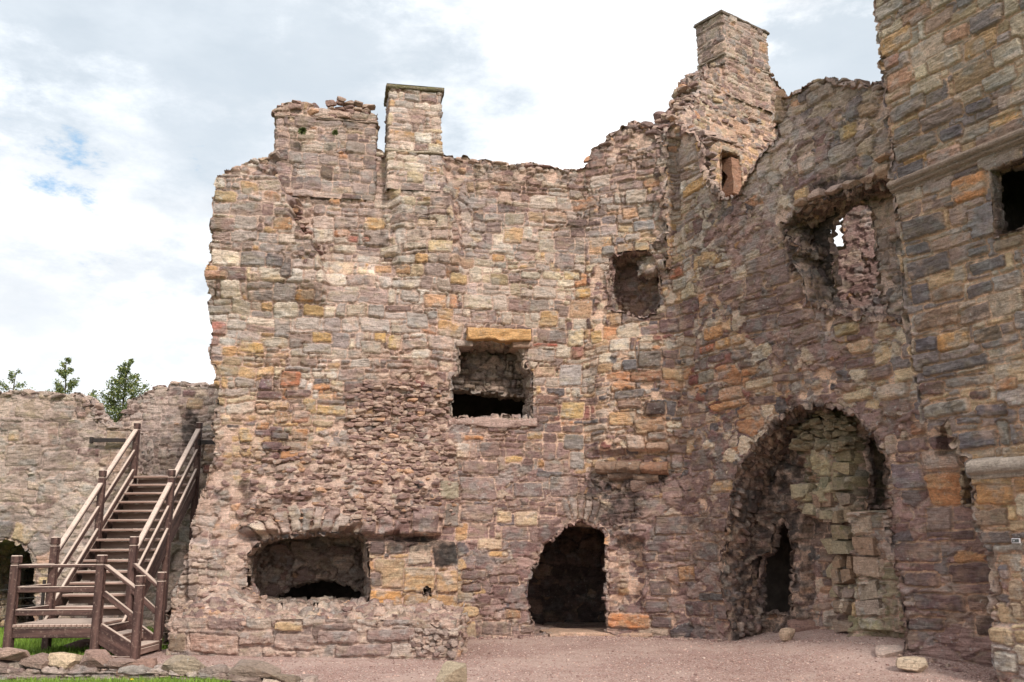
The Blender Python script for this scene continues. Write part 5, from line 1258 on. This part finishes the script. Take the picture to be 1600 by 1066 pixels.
# ------------------------------------------------------------------ courtyard wall on the left and the wall behind it
LW = thing('courtyard_wall', 'lower weathered courtyard wall with a round-headed doorway, behind the wooden stairs', 'wall', (-9, 20, 0))
def left_wall():
    c = Curve([(-15, 19.9), (-4.2, 20.3)], .03)
    out = densify(pxpoly(c, [(-140,1060),(-140,610),(0,613),(60,612),(100,616),(126,613),(136,628),(146,645),(165,664),(186,668),(200,672),(214,674),(216,742),(313,742),(313,682),(400,680),(400,1060)]), .05, .03, seed=9)
    hole = ccw(densify(pxpoly(c, [(-62,1030),(-60,900),(-42,862),(-10,844),(14,840),(34,847),(49,862),(57,886),(60,1030)]), .05, .008, seed=3))
    q = np.array(out); L = Layout(q[:, 0].min()-.5, -.8, q[:, 0].max()+.5, 6, rows=(.2, .42), lens=(.3, .85), seed=81, split=.5)
    a = Acc(); rg = ring_px(c, 0, 895, 60, 54, 26, 5, 175, 26, 'cream', .05)
    ex = explicit_uv(c, [(36,660,92,700,(166,138,124),.02),(72,640,116,656,(180,160,148),.02),(10,694,64,730,(160,144,132),.02),(66,704,118,736,(162,144,134),.02),(122,700,158,713,(132,100,98),.01),(100,736,134,752,(160,142,132),.02),(14,672,32,690,(186,156,112),.01),
                         (62,852,92,880,(186,162,128),.02),(64,884,94,896,(180,160,128),.01),(60,900,80,915,(196,168,110),.01),(64,918,96,940,(176,156,126),.01),(166,672,198,702,(186,162,136),.02),(170,700,206,740,(180,150,130),.01),
                         (215,743,246,756,(190,160,138),.04),(248,743,280,756,(186,150,130),.04),(318,725,340,740,(150,92,80),.01),(318,693,340,722,(190,156,130),.01)], lambda x, y, w: .96)
    face(a, c, q[:, 0].min(), q[:, 0].max(), -.3, 5.2, .022, out, [hole], L, zconst('left', ML), rings=[rg], explicit=ex, seed=83, joint=1.2, poly=lambda px, py, U, V: .55+0*px,
         core=lambda px, py, U, V: .2+.35*(1-smooth(py, 640, 680))*(px > 110), soot=lambda px, py, U, V: .3*smooth(px, 262, 275)*smooth(py, 760, 840)+.35*((px > 205) & (py < 745)))  # lower right darkened: shade beside the stairs painted into the stone
    path = [p for p in out if p[1] > .3 and p[0] < q[:, 0].max()-.3]
    reveal(a, c, path, -.04, .9, LREV, zconst('left', ML), sign=-1, closed=False, res=.035, seed=85, soot=lambda px, py, U, V: .35*((px > 205) & (py < 760)))
    rocks_on(a, c, pxpoly(c, [(0,614),(60,613),(100,617),(126,614),(136,628),(146,645),(165,664),(186,668),(204,673)]), 'left', depth=.8, size=(.15,.34), rows=2, lift=-.04)
    a.build('wall_face', M_STONE, LW)
    opening('doorway', LW, 'slit', cur=c, huv=hole, depth=2.8, plate_zone='sooty_shaded', rev_zone='cream', rev_core=0, soot=lambda px, py, U, V: .7+0*px, rsoot_shade=.15, res=.05)
    B = thing('rear_wall', 'higher rubble wall with a broken sloping top, behind the head of the wooden stairs', 'wall', (-7, 22.6, 0))
    c2 = Curve([(-12, 22.4), (-4, 22.8)], .03); a = Acc()
    out2 = densify(pxpoly(c2, [(120,800),(120,690),(150,676),(180,662),(196,648),(205,632),(214,622),(232,616),(244,606),(262,606),(270,598),(290,600),(345,602),(420,600),(420,800)]), .05, .04, seed=12)
    q = np.array(out2); L = Layout(q[:, 0].min()-.5, -1, q[:, 0].max()+.5, 7, rows=(.1, .26), lens=(.15, .45), seed=87)
    face(a, c2, q[:, 0].min(), q[:, 0].max(), 1.8, 6, .024, out2, [], L, zconst('left', ML), seed=89, core=lambda px, py, U, V: .35+0*px, soot=lambda px, py, U, V: .75*(1-smooth(np.hypot((px-297)/18, (py-668)/40), .5, 1.2)),
         explicit=explicit_uv(c2, [(285,610,306,620,(132,100,100),.04),(291,622,318,640,(176,146,112),.02)], lambda x, y, w: 1))
    reveal(a, c2, [p for p in out2 if p[1] > 2.2], -.04, .9, LREV, zconst('left', ML), sign=-1, closed=False, res=.035, seed=90)
    rocks_on(a, c2, pxpoly(c2, [(200,646),(214,623),(232,617),(244,607),(262,607),(272,599),(292,601),(345,603)]), 'left', depth=.8, size=(.2,.45), rows=3)
    a.build('wall_face', M_STONE, B)
left_wall()
def iron_bars():
    for (xa, xb, y, lab) in ((143, 196, 688, 'short rusty iron bar fixed across the wall left of the stair head'), (312, 352, 691, 'short rusty iron bar joining the right stair post to the main range')):
        p0, p1 = on_y(xa, y, 19.95), on_y(xb, y, 19.95)
        if xb > 300: p0, p1 = on_y(xa, y, 19.6), on_y(xb+20, y, 19.3)
        t = thing('iron_bar', lab, 'iron bar', tuple((p0+p1)/2), 'iron bars beside the stair head')
        beam('bar', p0, p1, .04, .08, M_IRON, t, .004)
        n = p1+(p1-p0)/np.linalg.norm(p1-p0)*.02
        beam('wall_bracket', p0-[.03, 0, 0], p0+[.03, 0, 0], .09, .13, M_IRON, t, .01)
iron_bars()

# ------------------------------------------------------------------ wooden staircase
ST = thing('wooden_staircase', 'dark weathered timber staircase with landing and handrails, climbing to the courtyard wall', 'staircase', (-6.8, 15.3, 0))
def stairs():
    sk = lambda y: -.29*max(0, y-15.95)/3.77
    def beam(name, a, b, w, h, mat, parent, bev=.008):
        a = (a[0]+sk(a[1]), a[1], a[2]); b = (b[0]+sk(b[1]), b[1], b[2])
        if name in ('riser', 'tread', 'deck_board'): mat = M_BOARD
        return globals()['beam'](name, a, b, w, h, mat, parent, bev)
    XL, XR = -7.45, -6.17; YF, YB = 14.75, 15.95; ZD = .50
    def post(x, y, z0, z1, s=.125):
        s *= .88
        o = beam('post', (x, y, z0), (x, y, z1-.14), s, s, M_WOOD, ST, .008)
        beam('post_neck', (x, y, z1-.14), (x, y, z1-.12), s-.02, s-.02, M_WOOD, ST, .004).parent = ST
        k = beam('post_cap', (x, y, z1-.12), (x, y, z1), s+.006, s+.006, M_WOOD, ST, .012); return o
    def topz(px, py, Y): return on_y(px, py, Y)[2]
    # landing posts
    post(XL, YF, -.05, 1.50, .135); post(XR, YF, -.05, 1.50, .135); 
    post(XL, YB, -.05, 1.78, .13); post(XR, YB, -.05, 1.78, .13)
    # flight: posts further up
    y2, y3 = 17.9, 20.0
    run = y3-YB; rise_top = 3.02
    sl = (rise_top-ZD)/(19.75-YB)
    zt = lambda y: ZD+(y-YB)*sl
    post(XL, y2, -.05, zt(y2)+1.22); post(XR, y2, -.05, zt(y2)+1.22)
    post(XL, 19.72, 1.9, zt(19.72)+1.12); post(XR, 19.72, 1.75, zt(19.72)+1.12)
    # treads and risers
    n = 14
    for i in range(n):
        y = YB+(i+1)*(19.75-YB)/n; z = ZD+(i+1)*(rise_top-ZD)/n
        beam('tread', (XL+.06, y-.06, z-.02), (XR-.06, y-.06, z-.02), .27, .04, M_WOOD, ST, .006)
        beam('riser', (XL+.08, y+.045, z-.105), (XR-.08, y+.045, z-.105), .022, .115, M_WOOD, ST, .003)
    for x in (XL, XR):
        s_ = .055 if x < -7 else -.055
        beam('stringer', (x+s_*.2, YB-.15, ZD-.16), (x+s_*.2, 19.85, rise_top-.10), .05, .27, M_WOOD, ST)
        # kick rail, mid rail, handrail between posts
        for (ya, yb) in ((YB, y2), (y2, 19.72)):
            for (dz, h, w) in ((.94, .06, .10), (.50, .095, .045)):
                a_, b_ = ya+.06, yb-.06
                beam('handrail' if dz > .9 else 'middle_rail', (x, a_, zt(a_)+dz+.06), (x, b_, zt(b_)+dz+.06), w, h, M_WOOD, ST, .012 if dz > .9 else .006)
        beam('kick_board', (x, YB+.02, ZD+.12), (x, 19.7, rise_top+.10), .05, .12, M_WOOD, ST)
    # landing deck
    nb = 15
    for i in range(nb):
        x = XL+.03+(XR-XL-.06)*(i+.5)/nb
        beam('deck_board', (x, YF-.05, ZD-.02), (x, YB+.04, ZD-.02), (XR-XL)/nb-.012, .04, M_WOOD, ST, .005)
    beam('landing_beam', (XL, YF-.0, ZD-.12), (XR, YF-.0, ZD-.12), .06, .15, M_WOOD, ST); beam('landing_beam', (XL, YB, ZD-.12), (XR, YB, ZD-.12), .06, .15, M_WOOD, ST)
    beam('landing_beam', (XL+.02, YF, ZD-.12), (XL+.02, YB, ZD-.12), .06, .15, M_WOOD, ST); beam('landing_beam', (XR, YF, ZD-.12), (XR, YB, ZD-.12), .06, .15, M_WOOD, ST)
    beam('post', (XR-.32, YB+.05, -.05), (XR-.32, YB+.05, ZD-.19), .1, .1, M_WOOD, ST)
    # landing rails: front and left
    for z, h, w, nm in ((ZD+.84, .05, .1, 'handrail'), (ZD+.5, .09, .045, 'middle_rail'), (ZD+.17, .09, .045, 'middle_rail')):
        beam(nm, (XL+.06, YF, z), (XR-.06, YF, z), w, h, M_WOOD, ST); beam(nm, (XL, YF+.06, z), (XL, YB-.06, z), w, h, M_WOOD, ST)
    # lower flight: three steps down to the right
    g1 = (-5.52, 14.62); g2 = (-5.62, 15.78)
    post(g1[0], g1[1], -.05, 1.20, .13); post(g2[0], g2[1], -.05, 1.22, .13)
    for (ya, g) in ((YF, g1), (YB-.1, g2)):
        for dz, w, h in ((.86, .10, .05), (.46, .045, .09)):
            beam('handrail' if dz > .8 else 'middle_rail', (XR+.07, ya, ZD+dz-.02), (g[0]-.05, g[1], .14+dz), w, h, M_WOOD, ST)
        beam('stringer', (XR+.02, ya, ZD-.11), (g[0]-.0, g[1], .06), .05, .28, M_WOOD, ST)
    for i, z in enumerate((.34, .17)):
        x = XR+.20+.27*i
        beam('tread', (x, YF+.03, z-.02), (x, YB-.2, z-.02), .26, .04, M_WOOD, ST); beam('riser', (x+.12, YF+.03, z-.09), (x+.12, YB-.2, z-.09), .02, .09, M_WOOD, ST)
    beam('base_board', (XR-.05, YF+.02, .02), (g1[0], g1[1], .02), .06, .07, M_WOOD, ST)
stairs()

# ------------------------------------------------------------------ wire fence in the doorway
WF = thing('wire_fence', 'thin horizontal steel wires stretched across the dark doorway', 'wire fence', (-9.9, 18.4, 0))
def wires():
    Y = 17.6
    for y in (925, 940, 953, 967, 985, 1000):
        a_ = on_y(-60, y, Y); b_ = on_y(62, y-1, Y+1.6); b_[2] = a_[2]-.01
        beam('wire', a_, b_, .008, .008, M_WIRE, WF, 0)
    for x in (-58, 61):
        b_ = on_y(x, 1000, Y if x < 0 else Y+1.6); beam('post', (b_[0], b_[1], -.05), (b_[0], b_[1], 1.0), .05, .05, M_IRON, WF, .004)
wires()

# ------------------------------------------------------------------ low foreground wall
LOW = thing('low_wall', 'low ruined dry rubble wall footing with lichen-spotted stones, beside the grass in the foreground', 'low wall', (-5.5, 12.5, 0))
def low_wall():
    a = Acc(); ztop = .34
    P0, P1 = np.array([-8.4, 12.62]), np.array([-2.45, 11.85])
    c = Curve([tuple(P0), tuple(P1)], .02); L = Layout(-.5, -.6, c.L+.5, 1, rows=(.13, .2), lens=(.2, .45), seed=91)
    prof = lambda u: interp(u, [(0, .27), (1.5, .29), (2.6, .25), (3.4, .27), (4.3, .25), (5.0, .20), (5.6, .12), (6.2, .0)])
    us = np.arange(0, c.L, .02); tt = np.linspace(0, 1, 50); U, T = np.meshgrid(us, tt)
    h = prof(U)-.11; S1 = np.clip(T*2, 0, 1); S2 = np.clip(T*2-1, 0, 1)
    base = c.P(U, 0*U); n = c.nrm(U[0])[None]
    P = base-n*(S2*.5+S1*.03)[..., None]; P[..., 2] = -.08+(h+.08)*S1
    N = np.cross(np.gradient(P, axis=1), np.gradient(P, axis=0)); N /= np.linalg.norm(N, axis=-1, keepdims=True)+1e-9
    masonry(a, P, N, U, T+.0, None, Layout(-.5, -.5, c.L+.5, 2, rows=(.14, .26), lens=(.2, .5), seed=93), zconst('left', (160,145,130)), seed=95, amp=1.2, core=lambda px, py, U, V: .3+0*px, moss=lambda px, py, U, V: .25+0*px)
    big = [(20,1015,70,24,(176,146,128)),(62,1022,50,26,(150,126,112)),(100,1024,52,30,(206,184,146)),(150,1022,58,34,(158,128,114)),(196,1030,42,30,(150,124,112)),(214,1040,50,40,(158,124,108)),(284,1030,76,34,(164,150,124)),
           (252,1046,18,18,(150,130,118)),(338,1040,46,22,(150,136,126)),(395,1038,84,26,(150,134,118)),(446,1052,44,18,(140,126,106)),(-15,1008,50,24,(170,150,134)),(128,1044,40,22,(140,134,128)),(170,1048,50,18,(150,134,120)),
           (40,1042,60,20,(158,140,128)),(90,1050,50,20,(146,136,126)),(300,1054,70,20,(150,138,122)),(370,1056,60,18,(140,124,112)),(5,1030,46,20,(150,132,124)),(226,1058,60,20,(150,128,112))]
    cf = Curve([tuple(P0+[0, .16]), tuple(P1+[0, .16])], .02)
    for (x, y, w, h, col) in big:
        y += 9; u, v = cf.hit(x, y); s = 12.4/1500; P = cf.P(np.array(u), np.array(v))
        rock(a, P, (w*s*1.12, .42, h*s*1.0), srgb(col), rot=-.13+RR.uniform(-.1, .1), n=12, box=.78, cuts=8, rough=.02, aux=(0, .12, .2))
    for i in range(60):
        u = RR.uniform(0, c.L); w = RR.uniform(.08, .2); P = c.P(np.array(u), np.array(max(.02, prof(u)-.12)))-c.nrm(np.array(u))*RR.uniform(.05, .5)
        rock(a, P, (w*1.3, w, w*.6), palcol('left'), n=5, aux=(0, 0, .15))
    a.build('rubble_stones', M_STONE, LOW)
low_wall()

# ------------------------------------------------------------------ loose stones on the gravel
def loose(name, lab, px, py, sz, col, moss=.1, grp=None, rot=0, dy=0, sink=.35, n=12, box=.6):
    a = Acc(); p = on_z(px, py, 0); z = float(ground_z(np.array(p[0]), np.array(p[1])))
    p = on_z(px, py, z); p[1] += dy; z = float(ground_z(np.array(p[0]), np.array(p[1])))
    a.v = []; rock(a, (p[0], p[1]+sz[1]*.4, z+sz[2]*(.5-sink*.5)), sz, srgb(col), rot=rot, n=n, box=box, cuts=9, rough=.02, aux=(0, .05, moss))
    o = a.build(name, M_STONE); tag(o, lab, 'stone', grp); return o
loose('loose_stone', 'mossy upright stone stump standing alone in the foreground gravel', 704, 1078, (.42, .3, .42), (170,158,128), .2)
loose('loose_stone', 'pale yellowish block lying at the wall foot, nearest the dark purple masonry', 1428, 1014, (.44, .32, .26), (196,180,150), .05, rot=-.3)
loose('loose_stone', 'pale grey flat block between the gravel and the right side of the alcove', 1396, 1006, (.42, .4, .20), (196,178,166), .0, rot=-.4)
loose('stone_step', 'worn purple flat stone step below the dark doorway of the alcove', 1272, 979, (.85, .55, .24), (150,114,100), 0, rot=-.1, box=.85)
loose('stone_step', 'pale grey flat slab at the foot of the mossy pier in the alcove', 1322, 981, (.55, .45, .24), (190,166,150), 0, rot=-.2, box=.85)
loose('loose_stone', 'small buff stone standing beside the alcove step, left of it', 1232, 988, (.26, .25, .26), (200,176,146), 0, rot=.3)
loose('loose_stone', 'dark flat stone under the landing of the wooden staircase', 130, 1016, (.9, .45, .2), (110,84,76), .1)

# ------------------------------------------------------------------ young conifers behind the left wall
def conifer(lab, px, py_top, width_px, py_w, Y, seed, dens=1.0, low=0):
    rng = np.random.RandomState(seed); top = on_y(px, py_top, Y); H = top[2]; base = (top[0], Y, -.2)
    t = thing('conifer_tree', lab, 'tree', base, 'young conifers behind the courtyard wall')
    wr = width_px/1500*Y/2; zw = on_y(px, py_w, Y)[2]; slope = wr/max(.3, H-zw)
    tr = Acc(); zz = np.linspace(-.2, H-.05, 40); th = np.linspace(0, 2*math.pi, 9); Z, T = np.meshgrid(zz, th, indexing='ij')
    r = .10*(1-(Z+.2)/(H+.2))+.008; wob = .04*np.sin(Z*1.7+seed)
    grid_add(tr, np.stack([top[0]+wob+r*np.cos(T), Y+r*np.sin(T), Z], -1), None, np.ones(Z.shape+(3,)), np.zeros(Z.shape+(3,)))
    lv = []; lc = []
    z = H
    nb = 0
    zlow = max(1.0, H-4.2)
    z = H-.05
    while z > zlow:
        L = min(slope*(H-z)*rng.uniform(.5, 1.1)+.05, 1.35); a0 = rng.uniform(0, 6.28); nb += 1
        d = np.array([math.cos(a0), math.sin(a0), rng.uniform(.25, .7)])
        p0 = np.array([top[0]+.04*math.sin(z*1.7+seed), Y, z]); p1 = p0+d*L
        seg = np.linspace(0, 1, 6)[:, None]; pts = p0+(p1-p0)*seg; pts[:, 2] += -.12*L*np.sin(seg[:, 0]*3.1)
        rad = .014*(1-seg[:, 0]*.8)*min(1, L*1.5+.3); th4 = np.linspace(0, 2*math.pi, 5)
        ring = np.stack([0*th4, np.cos(th4), np.sin(th4)], -1); perp = np.array([-d[1], d[0], 0]); perp /= np.linalg.norm(perp)
        Q = pts[:, None]+rad[:, None, None]*(perp*np.cos(th4)[None, :, None]+np.array([0, 0, 1])*np.sin(th4)[None, :, None])
        grid_add(tr, Q, None, np.ones(Q.shape), np.zeros(Q.shape))
        n = int(260*L*dens)+34
        f = rng.uniform(.18, 1.05, n)**.8; c = p0+(p1-p0)*f[:, None]+rng.normal(0, .045, (n, 3))*(.5+L)
        c[:, 2] -= .12*L*np.sin(np.clip(f, 0, 1)*3.1)
        s = rng.uniform(.018, .048, n)
        dirs = d+rng.normal(0, .55, (n, 3)); dirs /= np.linalg.norm(dirs, axis=1, keepdims=True)
        side = np.cross(dirs, rng.normal(size=(n, 3))); side /= np.linalg.norm(side, axis=1, keepdims=True)
        q = np.stack([c-side*s[:, None]*.18, c+dirs*s[:, None]*.6-side*s[:, None]*.5, c+dirs*s[:, None]*1.6, c+dirs*s[:, None]*.6+side*s[:, None]*.5], 1)
        lv.append(q.reshape(-1, 3)); g = rng.uniform(.6, 1.5, (n, 1)); yel = (rng.rand(n, 1) < .3)*rng.uniform(.2, 1.3, (n, 1))
        lc.append(np.repeat(g*np.array([1, 1, 1])+yel*np.array([1.0, .5, 0]), 4, 0))
        z -= rng.uniform(.02, .06)/dens
    tr.build('trunk', M_BARK, t)
    V = np.concatenate(lv); cr = Acc(); cr.add(V, np.arange(len(V)).reshape(-1, 4), np.concatenate(lc), (0, 0, 0)); cr.build('crown', M_LEAF, t, flat=True)
conifer('fullest yellow-green conifer, in the dip of the wall near the stair head', 200, 562, 74, 640, 25.5, 2, 1.15)
conifer('slim dark young conifer rising above the wall, second from the left', 105, 560, 46, 612, 26, 5, .8)
conifer('thin sparse conifer top at the far left above the wall', 25, 581, 44, 612, 26.5, 8, .6)
conifer('tiny faint conifer tip just left of the fullest conifer', 143, 610, 26, 640, 28, 11, .5)

# small dandelions in the foreground grass
def flowers():
    m = simple('petal_yellow', (.8, .5, .02), .7)
    g = simple('stem_green', (.1, .2, .03), .7)
    for k, (x, y, lab) in enumerate(((206, 1062, 'left one of two small yellow dandelions before the low wall'), (221, 1065, 'right one of two small yellow dandelions before the low wall'))):
        p = on_y(x, y, 12.15); p = on_y(x, y, 11.9)
        t = thing('dandelion', lab, 'flower', (p[0], p[1], 0), 'dandelions at the foot of the low wall')
        beam('stem', (p[0], p[1], -.03), (p[0], p[1], p[2]), .006, .006, g, t, 0)
        a = Acc(); th = np.linspace(0, 2*math.pi, 13); ph = np.linspace(0, 1, 5); T, Q = np.meshgrid(th, ph)
        r = .022*np.sin(Q*math.pi*.5+.2)*(1+.15*np.cos(T*6)); Pz = .012*np.cos(Q*math.pi*.6)
        grid_add(a, np.stack([p[0]+r*np.cos(T), p[1]+r*np.sin(T), p[2]+Pz], -1), None, np.ones(T.shape+(3,)), np.zeros(T.shape+(3,)))
        a.build('flower_head', m, t)
flowers()

def pebbles():
    rng = np.random.RandomState(8); n = 9000
    x = rng.uniform(-5.6, 8, n); y = 11.4+6.2*rng.rand(n)**1.5
    n2 = 2600; x2 = rng.uniform(-3, 6.2, n2); wy = np.where(x2 < 1.3, 17.86+(x2+4.88)*.1935-.95+.0*x2, np.where(x2 < 3.1, 17.75-(x2-1.3)*.33, 17.25-(x2-3.1)*1.85)); y2 = wy-np.abs(rng.normal(0, .16, n2))
    x = np.concatenate([x, x2]); y = np.concatenate([y, y2]); n = len(x)
    keep = (x > interp(y, [(7, -3.0), (12.3, -3.0), (12.6, -5.4), (13.6, -5.4), (14.4, -5.0), (14.9, -1.0), (16, -.7), (20, -.7)])) ; x, y = x[keep], y[keep]; n = len(x)
    s = rng.uniform(.006, .017, n)*np.where(rng.rand(n) < .03, 1.8, 1); V, Fc = _cube(1); V = V*.8
    th = rng.uniform(0, 6.28, n); c, s_ = np.cos(th)[:, None], np.sin(th)[:, None]
    v = V[None]+rng.uniform(-.35, .35, (n, 8, 3)); v = np.stack([v[..., 0]*c-v[..., 1]*s_, v[..., 0]*s_+v[..., 1]*c, v[..., 2]*.6], -1)*s[:, None, None]*.7
    z = ground_z(x, y)+.012*fbm(x*1.5, y*1.5, 3, 4)+.004
    v = v+np.stack([x, y, z+s*.2], 1)[:, None]
    f = (Fc[None]+(np.arange(n)*8)[:, None, None]).reshape(-1, 4)
    col = np.array([srgb(c) for c in ((208,172,160),(222,192,178),(186,150,140),(226,208,196),(170,138,130))])[rng.randint(0, 5, n)]
    g = Acc(); g.add(v.reshape(-1, 3), f, np.repeat(col, 8, 0), (0, 0, 0), False)
    for i in range(230):
        u = RR.uniform(CUR.hit(716, 1000)[0], CUR.hit(1560, 1020)[0]); q = CUR.pos(np.array(u)); nn = CUR.nrm(np.array(u))[:2]
        if CUR.hit(828, 990)[0] < u < CUR.hit(950, 990)[0] or CUR.hit(1145, 990)[0] < u < CUR.hit(1415, 990)[0]: continue
        q = q+nn*abs(RR.normal(.02, .10)); w = RR.uniform(.03, .11); rock(g, (q[0], q[1], float(ground_z(np.array(q[0]), np.array(q[1])))+w*.1), (w*1.3, w, w*.7), palcol('purple' if RR.rand() < .6 else 'core'), n=4)
    o = g.build('loose_gravel', M_STONE); tag(o, 'loose pink gravel scattered over the courtyard floor', 'gravel'); structure(o, 'stuff')
pebbles()
def tufts():
    for k, (x, y, Y, r, lab) in enumerate(((473, 204, 16.75, .11, 'larger green tuft on the broad chimney stack, left of the other tuft'), (524, 207, 16.85, .08, 'smaller green tuft on the broad chimney stack, right of the other tuft'),
                              (455, 978, 15.1, .05, 'tiny green weed on the stone platform before the oven'))):
        p = on_y(x, y, Y-.06); a = Acc(); n = 160; rng = np.random.RandomState(k)
        d = rng.normal(size=(n, 3)); d[:, 1] = -np.abs(d[:, 1]); d /= np.linalg.norm(d, axis=1, keepdims=True); s = np.cross(d, rng.normal(size=(n, 3))); s /= np.linalg.norm(s, axis=1, keepdims=True)
        L = rng.uniform(.4, 1, (n, 1))*r; q = np.stack([p-s*.004, p+d*L*.6-s*.014, p+d*L+[0, 0, -.02], p+d*L*.6+s*.014], 1)
        a.add(q.reshape(-1, 3), np.arange(n*4).reshape(-1, 4), np.repeat(rng.uniform(.5, 1.2, (n, 1))*[1, .9, .8], 4, 0), (0, 0, 0))
        o = a.build('green_tuft', M_LEAF, flat=True); tag(o, lab, 'plant', 'small tufts growing on the masonry')
tufts()
